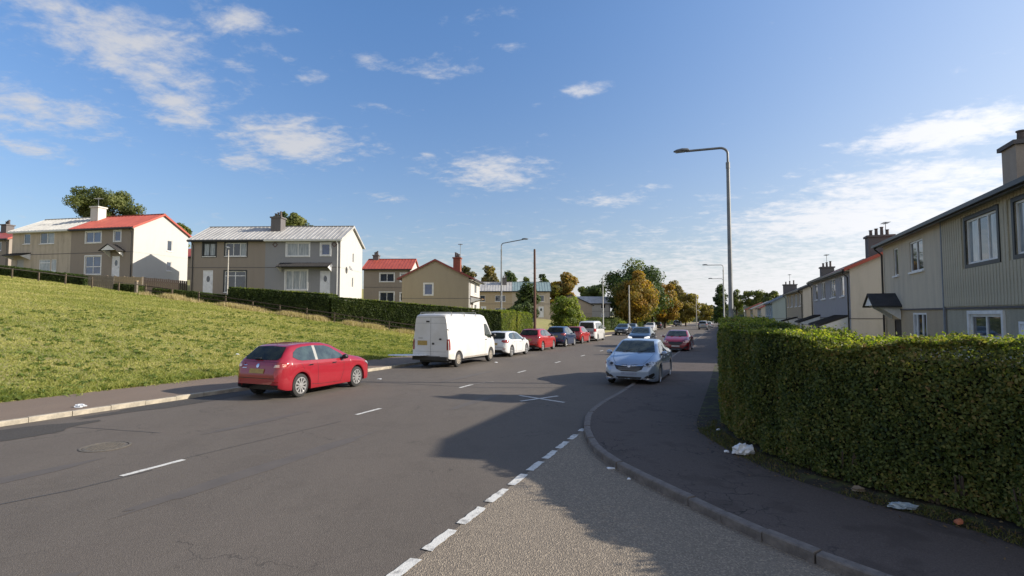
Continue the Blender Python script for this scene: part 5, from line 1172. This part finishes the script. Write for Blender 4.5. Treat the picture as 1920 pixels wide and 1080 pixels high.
def hatch_spec(L=4.37, W=1.79, H=1.495, r=.325, wb=2.64, fo=.87, **k):
    q = L / 4.37; h = H / 1.495
    f = lambda P: [(a * q, b * h) for a, b in P]; g = lambda P: [(a * q, b) for a, b in P]
    d = dict(L=L, W=W, H=H, r=r, xf=L - fo, xr=L - fo - wb,
      top=f([(0, .66), (.03, .80), (.08, .96), (.15, 1.03), (.36, 1.22), (.60, 1.41), (.74, 1.45), (1.1, 1.48), (1.55, 1.495), (2.0, 1.478), (2.36, 1.41), (3.18, 1.045), (3.65, .975), (4.1, .87), (4.26, .76), (4.34, .62), (4.37, .5)]),
      belt=f([(0, .62), (.10, .90), (.3, .985), (1, .975), (2, .945), (3.2, .92), (3.8, .87), (4.15, .78), (4.3, .64), (4.37, .48)]),
      w=g([(0, .74), (.05, .84), (.15, .93), (.35, .985), (.8, 1), (3.4, 1), (3.9, .975), (4.15, .92), (4.28, .83), (4.37, .66)]),
      wr=g([(0, .70), (.15, .80), (.4, .72), (.7, .67), (1.2, .70), (2.0, .705), (2.4, .72), (3.18, .84), (3.8, .82), (4.2, .76), (4.37, .60)]),
      sill=g([(0, .42), (.08, .30), (.3, .24), (.9, .20), (3.3, .20), (4.1, .22), (4.3, .26), (4.37, .36)]))
    d.update(k); return d
def finish_hatch(c, rearm=M_REARGLASS, side='five', tail=None, chrome=False, rear_plate=True, spoiler=True):
    L = c.L; q = L / 4.37; h = c.sp['H'] / 1.495; X = lambda P: [(a * q, b * h) for a, b in P]
    sg = X([(.74, 1.04), (.58, 1.12), (.66, 1.25), (.84, 1.35), (1.05, 1.39), (1.46, 1.405), (1.46, 1.00), (.9, 1.01)])
    c.both('side_window', sg, M_GLASSSIDE); c.both('side_window', X([(1.57, .995), (1.57, 1.405), (2.02, 1.385), (2.25, 1.33), (2.74, 1.10), (2.82, 1.0), (2.7, .97)]), M_GLASSSIDE)
    c.both('window_pillar', X([(1.46, 1.0), (1.46, 1.405), (1.57, 1.405), (1.57, .995)]), M_GREYPILLAR if chrome else M_DARK)
    W = c.W / 2 / .895
    c.decal('rear_window', [(-.60 * W, 1.06 * h), (-.655 * W, 1.13 * h), (-.53 * W, 1.39 * h), (0, 1.41 * h), (.53 * W, 1.39 * h), (.655 * W, 1.13 * h), (.60 * W, 1.06 * h), (0, 1.045 * h)], 'b', rearm, off=.010)
    c.decal('windscreen', [(-.67 * W, 1.05 * h), (-.545 * W, 1.42 * h), (0, 1.44 * h), (.545 * W, 1.42 * h), (.67 * W, 1.05 * h), (0, 1.03 * h)], 'f', M_GLASS, off=.010)
    c.sym('tail_light', [(.50 * W, .90 * h), (.52 * W, .985 * h), (.80 * W, 1.0 * h), (.84 * W, .95 * h), (.80 * W, .84 * h), (.66 * W, .84 * h)], 'b', M_TAIL, off=.012)
    c.both('tail_light_side', X([(.06, .86), (.06, .98), (.26, .99), (.40, .95), (.20, .83)]), M_TAIL, off=.012)
    if rear_plate: c.decal('number_plate', [(-.27, .70 * h), (.27, .70 * h), (.27, .82 * h), (-.27, .82 * h)], 'b', M_PLATEY, off=.016)
    c.decal('rear_bumper_insert', [(-.62 * W, .30), (.62 * W, .30), (.60 * W, .37), (-.60 * W, .37)], 'b', M_DARK, off=.010)
    c.decal('tailgate_gap', [(-.70 * W, .565), (.70 * W, .565), (.70 * W, .58), (-.70 * W, .58)], 'b', M_DARK, off=.004)
    c.sym('rear_reflector', [(.60 * W, .46), (.76 * W, .46), (.76 * W, .50), (.60 * W, .50)], 'b', M_TAIL, off=.008)
    c.sym('head_light', [(.46 * W, .70 * h), (.50 * W, .78 * h), (.74 * W, .84 * h), (.80 * W, .76 * h), (.72 * W, .68 * h)], 'f', M_HEAD, off=.012)
    c.both('head_light_side', X([(3.92, .80), (4.2, .82), (4.28, .68), (4.12, .69)]), M_HEAD, off=.012)
    c.decal('grille', [(-.44 * W, .62 * h), (-.46 * W, .72 * h), (.46 * W, .72 * h), (.44 * W, .62 * h)], 'f', M_DARK, off=.012)
    c.decal('lower_intake', [(-.56 * W, .28), (-.60 * W, .44), (.60 * W, .44), (.56 * W, .28)], 'f', M_DARK, off=.012)
    c.decal('number_plate', [(-.26, .47), (.26, .47), (.26, .58), (-.26, .58)], 'f', M_PLATEW, off=.018)
    c.line(X([(1.52, .99), (1.56, .60), (1.54, .30), (2.60, .28), (2.76, .60), (2.78, .96)])); c.line(X([(1.54, .30), (1.20, .34)])); c.line(X([(.80, .98), (.95, .78)]), .008)
    c.line(X([(.95, .86), (2.9, .83), (3.6, .80)]), .007, 'crease', mat('crease shade', (.12, .01, .012)) if c.paint in (P_RED, P_RED2) else M_DARKGREY)
    c.line([(-.62 * W, 1.01 * h), (.62 * W, 1.01 * h)], .008, axis='b')
    c.handle(1.22 * q, .885 * h, M_CHROME if chrome else None); c.handle(2.28 * q, .875 * h, M_CHROME if chrome else None)
    MB().tube([(-L / 2 + .78 * q, 0, 1.45 * h), (-L / 2 + .66 * q, 0, 1.56 * h)], .008, 5).build('aerial', M_DARK, c.b)
    MB().box(-L / 2 + .12 * q, -L / 2 + .18 * q, -.01, .25, 1.10 * h, 1.115 * h).build('wiper', M_DARK, c.b).rotation_euler = (0, -.0, 0)
M_GREYPILLAR = mat('reflecting pillar', (.36, .36, .34), None, 4, .3); M_DARKGREY = mat('dull grey', (.20, .20, .20), None, 4, .5)
def car_c(Pf, Pr, r_off, xr_xf, toward=False): pass

# 1 nearest red hatchback (rear wheel at s 12.83, near side t -12.8)
c1 = Car('hatchback_car', 'nearest red hatchback parked by the left kerb with silver ten-spoke wheels', 'car', P_RED, hatch_spec(spokes=10, sw=.030))
finish_hatch(c1, chrome=True); c1.mirror(2.74, 1.0, M_DARK)
c1.sym('reversing_lens', [(.60, .86), (.62, .93), (.74, .94), (.76, .87)], 'b', M_WHITELAMP, off=.016); c1.both('tail_lamp_glint', [(.16, .88), (.17, .95), (.27, .95), (.25, .88)], M_WHITELAMP, off=.016)  # glint patch: sunlight on the tail lamp painted as a pale colour
c1.decal('diffuser', [(-.70, .27), (.70, .27), (.76, .40), (-.76, .40)], 'b', M_DARK, off=.012)
c1.decal('badge', [(.055 * math.cos(a), .90 + .055 * math.sin(a)) for a in np.linspace(0, 6.28, 9)[:-1]], 'b', M_CHROME, off=.014)
c1.decal('trim_lettering', [(.40, .90), (.52, .90), (.52, .915), (.40, .915)], 'b', M_CHROME, off=.014); c1.decal('trim_lettering', [(.40, .83), (.56, .83), (.56, .845), (.40, .845)], 'b', M_CHROME, off=.014)
c1.place((12.84 + (c1.L / 2 - c1.xr) * 1.05, -12.76 - c1.W / 2 * 1.13), yaw=.012)

# 2 white van
M_SEAM = mat('van seam', (.30, .31, .32), None, 3, .6)
van = dict(L=5.68, W=1.98, H=2.42, r=.345, xr=1.0, xf=4.72, rimk=.60, rim=M_STEELRIM, spokes=8, sw=.045,
   top=[(0, 2.30), (.04, 2.37), (.2, 2.41), (2, 2.43), (3.9, 2.41), (4.2, 2.36), (4.45, 2.20), (5.02, 1.44), (5.12, 1.34), (5.45, 1.16), (5.60, .98), (5.65, .75), (5.68, .55)],
   belt=[(0, 1.22), (4.3, 1.22), (4.9, 1.18), (5.3, 1.05), (5.6, .85), (5.68, .5)],
   w=[(0, .965), (.04, .985), (.2, 1), (4.6, 1), (5.1, .97), (5.4, .9), (5.58, .78), (5.68, .6)],
   wr=[(0, .80), (.3, .82), (3.9, .81), (4.4, .78), (5.0, .84), (5.4, .8), (5.68, .55)],
   sill=[(0, .44), (.1, .40), (.5, .36), (5.0, .34), (5.4, .30), (5.68, .34)], sm=.03)
c2 = Car('panel_van', 'white panel van with roof bars parked behind the nearest red car', 'van', P_VAN, van)
c2.both('cab_window', [(3.98, 1.34), (4.0, 1.92), (4.32, 1.93), (4.50, 1.78), (4.86, 1.36), (4.80, 1.22), (4.35, 1.22), (4.2, 1.30)], M_GLASS, off=.012)
c2.decal('windscreen', [(-.84, 1.42), (-.68, 2.16), (.68, 2.16), (.84, 1.42)], 'f', M_GLASS, off=.014)
c2.line([(.0, .50), (.0, 2.22)], .016, 'door_gap', M_DARKGREY, 'b'); c2.line([(-.82, 1.98), (.82, 1.98)], .012, 'door_crease', M_SEAM, 'b'); c2.line([(-.82, .72), (.82, .72)], .012, 'door_crease', M_SEAM, 'b'); c2.line([(-.86, 2.24), (.86, 2.24)], .012, 'door_crease', M_SEAM, 'b')
c2.sym('tail_light', [(.86, .80), (.86, 1.28), (.925, 1.28), (.93, .80)], 'b', M_TAIL, off=.02); c2.both('tail_light_side', [(.03, .80), (.03, 1.28), (.10, 1.28), (.10, .80)], M_TAIL, off=.02)
c2.decal('number_plate', [(.18, 1.0), (.70, 1.0), (.70, 1.20), (.18, 1.20)], 'b', M_PLATEY, off=.014)
c2.decal('door_handle', [(-.20, 1.03), (-.08, 1.03), (-.08, 1.11), (-.20, 1.11)], 'b', M_DARK, off=.02); c2.decal('door_handle', [(-.58, 1.24), (-.46, 1.24), (-.46, 1.31), (-.58, 1.31)], 'b', M_DARK, off=.02)
c2.decal('high_brake_light', [(.06, 2.02), (.24, 2.02), (.24, 2.09), (.06, 2.09)], 'b', M_DARK, off=.02)
c2.sym('hinge', [(.86, 1.62), (.86, 1.74), (.92, 1.74), (.92, 1.62)], 'b', M_DARK, off=.02)
c2.decal('door_lettering', [(.42, 1.30), (.66, 1.30), (.66, 1.325), (.42, 1.325)], 'b', M_DARKGREY, off=.012)
MB().box(-2.84 - .10, -2.84 + .05, -.92, .92, .34, .50).build('rear_bumper', M_DARK, c2.root); MB().box(-2.9, -2.72, -.5, .5, .501, .53).build('bumper_step', M_DARKGREY, c2.root)
c2.both('lower_side_trim', [(1.5, .37), (4.2, .37), (4.2, .43), (1.5, .43)], M_STEELRIM, off=.006); c2.both('dirty_rear_quarter', [(.05, .42), (.05, .66), (.52, .68), (.56, .42)], mat('dirty white', (.46, .42, .34), (.6, .58, .53), 5, .7), off=.004)
c2.line([(3.92, .45), (3.92, 2.0)], .010, m=M_SEAM); c2.line([(2.55, .5), (2.55, 2.1)], .010, m=M_SEAM, name='side_door_gap', axis='l'); c2.line([(4.9, 1.1), (4.5, .75)], .01, m=M_SEAM)
c2.mirror(4.78, 1.32, M_DARK, 1.35)
c2.handle(4.05, 1.15, M_DARK)
for x in (.45, 1.75, 3.05):
    MB().box(x - 2.84 - .02, x - 2.84 + .02, -.82, .82, 2.46, 2.485).build('roof_bar', M_STEELPALE, c2.root)
    for sg in (-1, 1): MB().prism([(x - 2.84 - .02, sg * .81, 2.48), (x - 2.84 - .02, sg * .86, 2.28), (x - 2.84 - .02, sg * .885, 2.28), (x - 2.84 - .02, sg * .835, 2.48)], (.04, 0, 0)).build('bar_foot', M_DARKGREY, c2.root)
c2.sym('head_light', [(.52, .82), (.58, 1.12), (.80, 1.10), (.84, .84)], 'f', M_HEAD, off=.012); c2.decal('grille', [(-.45, .60), (-.5, .85), (.5, .85), (.45, .60)], 'f', M_DARK, off=.012); c2.decal('front_bumper', [(-.8, .34), (-.86, .55), (.86, .55), (.8, .34)], 'f', M_DARK, off=.012)
c2.place((24.0 + (c2.L / 2 - c2.xr) * 1.05, -12.98 - c2.W / 2 * 1.13), yaw=-.012)

G2 = 'cars parked along the left kerb'
def hatch_at(label, paint_, s_c, t_c, toward=False, L=4.2, W=1.78, H=1.47, wb=2.6, fo=.83, r=.32, name='hatchback_car', group=G2, yaw=0, **k):
    c = Car(name, label, 'car', paint_, hatch_spec(L, W, H, r, wb, fo, **k), group); finish_hatch(c); c.mirror(2.72 * L / 4.37, .98 * H / 1.495, M_DARK if paint_ not in (P_WHITE,) else None); c.place((s_c, t_c), toward, yaw); return c
TL = -13.15 - 1.0
hatch_at('white hatchback parked directly in front of the white van', P_WHITE, 33.0, TL - .02, L=4.26, W=1.80, H=1.46, spokes=5, sw=.05)
hatch_at('bright red hatchback between the white hatchback and the blue car', P_RED2, 39.6, TL - .1, L=4.2, H=1.5, spokes=5, sw=.05)
hatch_at('small blue car with tall glass between the two red cars', P_BLUE, 46.0, TL - .05, L=3.9, H=1.58, spokes=6, sw=.055)
hatch_at('small red car tucked behind the blue one, before the white people carrier', P_RED2, 52.4, TL - .2, L=3.9, W=1.7, H=1.5, spokes=6)
# white people carrier
mpv = hatch_spec(4.9, 1.92, 1.95, .34, 3.0, .92, top=[(0, .9), (.03, 1.15), (.10, 1.5), (.22, 1.83), (.35, 1.90), (1, 1.94), (2.8, 1.95), (3.3, 1.88), (3.7, 1.62), (4.1, 1.28), (4.4, 1.12), (4.7, .98), (4.85, .8), (4.9, .6)],
   belt=[(0, .85), (.1, 1.12), (3.9, 1.1), (4.5, .95), (4.9, .58)], wr=[(0, .85), (.2, .78), (3.3, .78), (4.1, .84), (4.9, .6)])
c6 = Car('people_carrier', 'white people carrier, last of the cars parked facing away on the left', 'car', P_WHITE, mpv, G2)
c6.both('side_window', [(.35, 1.18), (.42, 1.74), (1.2, 1.78), (1.2, 1.18)], M_GLASSSIDE); c6.both('side_window', [(1.3, 1.18), (1.3, 1.78), (2.4, 1.78), (2.4, 1.18)], M_GLASSSIDE); c6.both('side_window', [(2.5, 1.18), (2.5, 1.78), (3.1, 1.74), (3.75, 1.24), (3.7, 1.15)], M_GLASSSIDE)
c6.decal('rear_window', [(-.72, 1.22), (-.64, 1.78), (.64, 1.78), (.72, 1.22)], 'b', M_REARGLASS, off=.012); c6.decal('tailgate_panel', [(-.70, .72), (-.72, 1.17), (.72, 1.17), (.70, .72)], 'b', P_GREYC, off=.006)
c6.sym('tail_light', [(.72, .92), (.72, 1.22), (.90, 1.22), (.92, .92)], 'b', M_TAIL, off=.014); c6.decal('windscreen', [(-.72, 1.30), (-.62, 1.80), (.62, 1.80), (.72, 1.30)], 'f', M_GLASS, off=.012); c6.decal('number_plate', [(-.26, .80), (.26, .80), (.26, .92), (-.26, .92)], 'b', M_PLATEY, off=.02)
c6.line([(2.45, 1.15), (2.45, .35)]); c6.line([(3.4, 1.12), (3.3, .35)]); c6.mirror(3.75, 1.2); c6.decal('bumper_insert', [(-.75, .34), (.75, .34), (.75, .5), (-.75, .5)], 'b', M_DARK, off=.012)
c6.place((58.7, -13.3 - 1.08))
# saloon seen from the front
def saloon_spec(L=4.84, W=1.86, H=1.49, r=.335, wb=2.74, fo=.98, **k):
    q = L / 4.84; h = H / 1.49; f = lambda P: [(a * q, b * h) for a, b in P]; g = lambda P: [(a * q, b) for a, b in P]
    d = dict(L=L, W=W, H=H, r=r, xf=L - fo, xr=L - fo - wb,
      top=f([(0, .72), (.05, .98), (.15, 1.06), (.55, 1.11), (.8, 1.19), (1.4, 1.40), (1.9, 1.475), (2.4, 1.49), (2.75, 1.46), (3.0, 1.39), (3.72, 1.05), (4.1, .97), (4.45, .87), (4.66, .77), (4.78, .66), (4.84, .52)]),
      belt=f([(0, .68), (.15, .96), (.6, 1.0), (2.5, .97), (3.6, .94), (4.3, .84), (4.7, .70), (4.84, .50)]),
      w=g([(0, .76), (.06, .86), (.2, .94), (.5, .985), (1, 1), (3.9, 1), (4.35, .965), (4.6, .90), (4.75, .82), (4.84, .70)]),
      wr=g([(0, .72), (.5, .78), (1.3, .68), (2.4, .69), (2.9, .70), (3.7, .82), (4.2, .80), (4.6, .76), (4.84, .64)]),
      sill=g([(0, .40), (.1, .28), (1, .19), (3.8, .19), (4.5, .18), (4.75, .19), (4.84, .26)]))
    d.update(k); return d
def finish_saloon(c, headm=None, grille='wing', tinted=False, plate=True):
    L = c.L; q = L / 4.84; h = c.sp['H'] / 1.49; W = c.W / 1.86; X = lambda P: [(a * q, b * h) for a, b in P]; hm = headm or M_HEAD
    c.both('side_window', X([(.95, 1.05), (1.3, 1.27), (1.75, 1.385), (2.15, 1.40), (2.15, 1.01)]), M_GLASSSIDE); c.both('side_window', X([(2.24, 1.01), (2.24, 1.40), (2.7, 1.375), (2.95, 1.30), (3.35, 1.09), (3.40, 1.0)]), M_GLASSSIDE)
    c.decal('windscreen', [(-.70 * W, 1.075 * h), (-.56 * W, 1.415 * h), (0, 1.435 * h), (.56 * W, 1.415 * h), (.70 * W, 1.075 * h), (0, 1.055 * h)], 'f', M_GLASS, off=.011)
    c.decal('rear_window', [(-.60 * W, 1.18 * h), (-.52 * W, 1.42 * h), (.52 * W, 1.42 * h), (.60 * W, 1.18 * h)], 'b', M_REARGLASS, off=.011)
    c.sym('head_light', [(.50 * W, .66 * h), (.52 * W, .735 * h), (.70 * W, .82 * h), (.80 * W, .80 * h), (.82 * W, .70 * h), (.68 * W, .655 * h)], 'f', hm, off=.012)
    c.both('head_light_side', X([(4.25, .80), (4.5, .80), (4.64, .70), (4.5, .67)]), hm, off=.012)
    c.sym('lamp_bowl', [(.60 * W + .05 * math.cos(a), .725 * h + .04 * math.sin(a)) for a in np.linspace(0, 6.28, 9)[:-1]], 'f', M_DARK, off=.016)
    c.decal('grille', [(-.42 * W, .56 * h), (-.50 * W, .70 * h), (-.2 * W, .715 * h), (0, .69 * h), (.2 * W, .715 * h), (.50 * W, .70 * h), (.42 * W, .56 * h), (.25 * W, .50 * h), (-.25 * W, .50 * h)], 'f', M_DARK, off=.010)
    if grille == 'wing':
        c.sym('chrome_bar', [(.05, .655 * h), (.10, .69 * h), (.46 * W, .705 * h), (.47 * W, .675 * h), (.14, .655 * h)], 'f', M_CHROME, off=.018)
        for k in range(3): z = (.535 + .035 * k) * h; c.decal('grille_slat', [(-.36 * W, z), (.36 * W, z), (.36 * W, z + .010), (-.36 * W, z + .010)], 'f', M_DARKGREY, off=.014)
        c.decal('badge', [(.06 * math.cos(a), .665 * h + .05 * math.sin(a)) for a in np.linspace(0, 6.28, 11)[:-1]], 'f', M_CHROME, off=.022)
    c.decal('number_plate', [(-.26, .385 * h), (.26, .385 * h), (.26, .475 * h), (-.26, .475 * h)], 'f', M_PLATEB if grille == 'wing' else M_PLATEW, off=.016)
    c.sym('fog_recess', [(.50 * W, .30), (.56 * W, .36), (.80 * W, .47), (.82 * W, .40), (.74 * W, .31)], 'f', M_DARK, off=.012); c.sym('chrome_strip', [(.40 * W, .265), (.46 * W, .30), (.78 * W, .315), (.82 * W, .36), (.83 * W, .33), (.76 * W, .28)], 'f', M_CHROME if grille == 'wing' else M_DARK, off=.016)
    c.decal('lower_intake', [(-.40 * W, .24), (-.42 * W, .33), (.42 * W, .33), (.40 * W, .24)], 'f', M_DARK, off=.011)
    c.sym('tail_light', [(.50 * W, .86 * h), (.52 * W, .98 * h), (.80 * W, .97 * h), (.82 * W, .86 * h)], 'b', M_TAIL, off=.014); c.decal('number_plate', [(-.26, .72), (.26, .72), (.26, .83), (-.26, .83)], 'b', M_PLATEY, off=.014)
    c.line(X([(2.20, 1.0), (2.22, .6), (2.18, .28), (3.25, .26), (3.42, .6), (3.42, .97)])); c.line([(-.46 * W, .74 * h), (-.62 * W, .90 * h), (-.69 * W, 1.03 * h)], .008, axis='f'); c.line([(.46 * W, .74 * h), (.62 * W, .90 * h), (.69 * W, 1.03 * h)], .008, axis='f')
    c.line(X([(1.0, .88), (3.5, .82), (4.2, .76)]), .008, 'crease', M_DARKGREY)
    c.mirror(3.36 * q, 1.02 * h); c.handle(1.9 * q, .90 * h); c.handle(3.0 * q, .88 * h)
    for sg in (-.42, .12): MB().tube([(L / 2 - 1.10 * q, sg, 1.075 * h), (L / 2 - 1.36 * q, sg + .42, 1.17 * h)], .010, 5).build('wiper', M_DARK, c.b)
M_PLATEB = mat('blurred plate', (.20, .24, .33), (.26, .30, .38), 10, .5)
c7 = Car('saloon_car', 'silver-blue saloon facing the camera, parked half on the right pavement corner', 'car', P_SILVER, saloon_spec(spokes=10, sw=.03)); finish_saloon(c7)
c7.place((19.75 + 2.54, -3.36), True, yaw=-.03)
c8 = Car('saloon_car', 'dark red car facing the camera behind the silver-blue saloon', 'car', P_DKRED, saloon_spec(4.4, 1.78, 1.44, .32, 2.6, .9, spokes=6)); finish_saloon(c8, headm=M_WHITELAMP, grille='plain'); c8.place((43.2, -3.52), True, yaw=-.02)
c9 = Car('hatchback_car', 'dark blue car with bright headlights driving towards the camera', 'car', P_DKBLUE, hatch_spec(4.25, 1.80, 1.55, .33, 2.6, .85, spokes=6)); finish_hatch(c9); c9.mirror(2.85, 1.0, M_DARK); c9.sym('lit_head_light', [(.44, .70), (.50, .80), (.80, .86), (.84, .74), (.62, .68)], 'f', mat('lit headlamp', (.8, .8, .8), None, 3, .1, emit=(1, .95, .88, .45)), off=.02); c9.place((48.2, -7.15), True)
# far cars
hatch_at('dark car facing the camera on the left, beyond the white people carrier', P_BLACK, 79.5, -14.6, True, L=4.3, H=1.5)
hatch_at('dark grey car close behind that dark car on the left', P_DKBLUE, 87.5, -14.7, True, L=4.3, H=1.48)
hatch_at('white car on the left beyond the dark blue moving car', P_WHITE, 103, -13.6, True, L=4.3, H=1.55)
hatch_at('black car just right of the far white car', P_BLACK, 124, -14.6, False, L=4.3, H=1.5)
hatch_at('far dark grey estate parked on the left where the trees overhang', P_GREYC, 176, -14.3, False, L=4.5, H=1.5)
hatch_at('farthest dark blue car on the left beneath the trees', P_DKBLUE, 196, -16.6, False, L=4.3, H=1.6)
G3 = 'cars parked far along the right kerb'
hatch_at('grey-blue car with pale roof at the far right beside the corner hedge', P_GREYC, 128, -4.9, False, L=4.6, W=1.85, H=1.75, group=G3)
hatch_at('dark car beyond the grey-blue one at the far end of the road', P_BLACK, 185, -7.2, False, L=4.3, group=G3)
hatch_at('white car partly hidden at the tip of the corner hedge, far off', P_WHITE, 146, -4.2, False, L=4.3, group=G3)

# ================================================================== small things lying about
def crumple(name, label, x, y, z, sx, sy, sz, m, seed, cat, n=2, rz=0):
    bm = bmesh.new(); bmesh.ops.create_icosphere(bm, subdivisions=n, radius=1); r = random.Random(seed)
    for v in bm.verts:
        k = 1 + r.uniform(-.28, .28); v.co = Vector((v.co.x * k * sx, v.co.y * k * sy, max(v.co.z, -.25) * k * sz))
    mn = min(v.co.z for v in bm.verts)
    for v in bm.verts: v.co.z -= mn
    me = bpy.data.meshes.new(name); bm.to_mesh(me); bm.free(); me.materials.append(m); o = link(name, me, None, (x, y, z), rz); return tag(o, label, cat)
def on(px, py, off): x, y = gnd(px, py, off); s, t = to_st(x, y); return x, y, float(rf(s)) + off
crumple('plastic_bag', 'crumpled white plastic bag lying at the foot of the corner hedge', *on(1393, 850, .13), .22, .13, .13, M_LITTER, 1, 'bag', 3, .3)
crumple('paper_scrap', 'small white scrap just left of the plastic bag', *on(1362, 848, .12), .05, .035, .03, M_LITTER, 2, 'litter')
crumple('plastic_bottle', 'squashed pale blue plastic bottle under the hedge at right', *on(1693, 952, .14), .16, .06, .05, M_LITTERB, 3, 'bottle', 3, -.25)
crumple('carton', 'faded orange carton in the leaves under the hedge at far right', *on(1797, 982, .14), .06, .04, .045, M_ORANGE, 4, 'carton', 2, .4)
crumple('paper_scrap', 'white paper scrap in the gutter below the corner kerb', *on(1146, 879, .0), .085, .04, .02, M_LITTER, 5, 'litter')
crumple('paper_scrap', 'tiny white scrap in the gutter right of the larger paper', *on(1179, 899, .0), .03, .03, .02, M_LITTER, 6, 'litter')
crumple('paper_scrap', 'crumpled white paper on the left pavement near the kerb', *on(150, 763, .12), .15, .09, .06, M_LITTER, 7, 'litter', 3)
crumple('paper_scrap', 'flat cream scrap on the left pavement at the grass edge', *on(292, 710, .12), .13, .07, .02, mat('cream paper', (.62, .55, .40), None, 4, .8), 8, 'litter')
crumple('paper_scrap', 'white scrap on the road in front of the nearest red car', *on(711, 711, .0), .10, .06, .02, M_LITTER, 9, 'litter')
crumple('paper_scrap', 'white scrap on the road beside the white van front wheel', *on(930, 680, .0), .10, .06, .03, M_LITTER, 10, 'litter')
crumple('paper_scrap', 'small white scrap at the hedge foot beside the pavement', *on(1347, 807, .12), .04, .03, .03, M_LITTER, 13, 'litter')
crumple('stone', 'brownish stone under the hedge beside the squashed bottle', *on(1610, 920, .13), .10, .06, .05, mat('stone', (.22, .17, .12), None, 8, .9), 14, 'stone')
crumple('paper_scrap', 'tiny white scrap up in the middle of the sloping field', *((lambda a: (a[0], a[1], float(terrain(a[0], a[1])) + .02))((-13.6, 25.5))), .09, .06, .05, M_LITTER, 15, 'litter')
# fallen leaves
n = 900; i = rng.integers(0, len(hl) - 1, n); P = np.array([st(*p) for p in hl]); q = P[i]; q[:, 0] += V[0] * rng.normal(.05, .28, n) + rng.normal(0, .2, n); q[:, 1] += V[1] * rng.normal(.05, .28, n) + rng.normal(0, .2, n); q[:, 2] += .135
k = np.array([True] * n); tag(leaves('fallen_leaves', q, np.tile((0, 0, 1.), (n, 1)), .045, leaf_mat('fallen leaves', [(.05, .035, .02), (.14, .08, .035), (.22, .15, .06)], .1), rng.uniform(0, 1, n), None, spread=.25), 'brown fallen leaves along the foot of the corner hedge', 'fallen leaves', kind='stuff')
# made-up oval board at the van, in place of an unexplained pale ellipse
x, y, z = at(768, 665, 26.75); gz = float(rf(to_st(x, y)[0])); e = empty('made_up_board', (x, y, z), R(3), 'long made-up white oval board lying level across the rear bumper of the white van', 'board')
mb = MB(); mb.lathe([(0, -.03), (1.0, -.03), (1.02, -.015), (1.0, 0), (0, 0)], 36, 'z'); mb.v = [(a * 1.10, b * .42, c) for a, b, c in mb.v]; mb.build('board_top', M_LITTER, e, smooth=True)
mb = MB(); mb.box(-1.0, 1.0, -.03, .03, -.06, -.031); mb.build('batten', M_DARK, e)
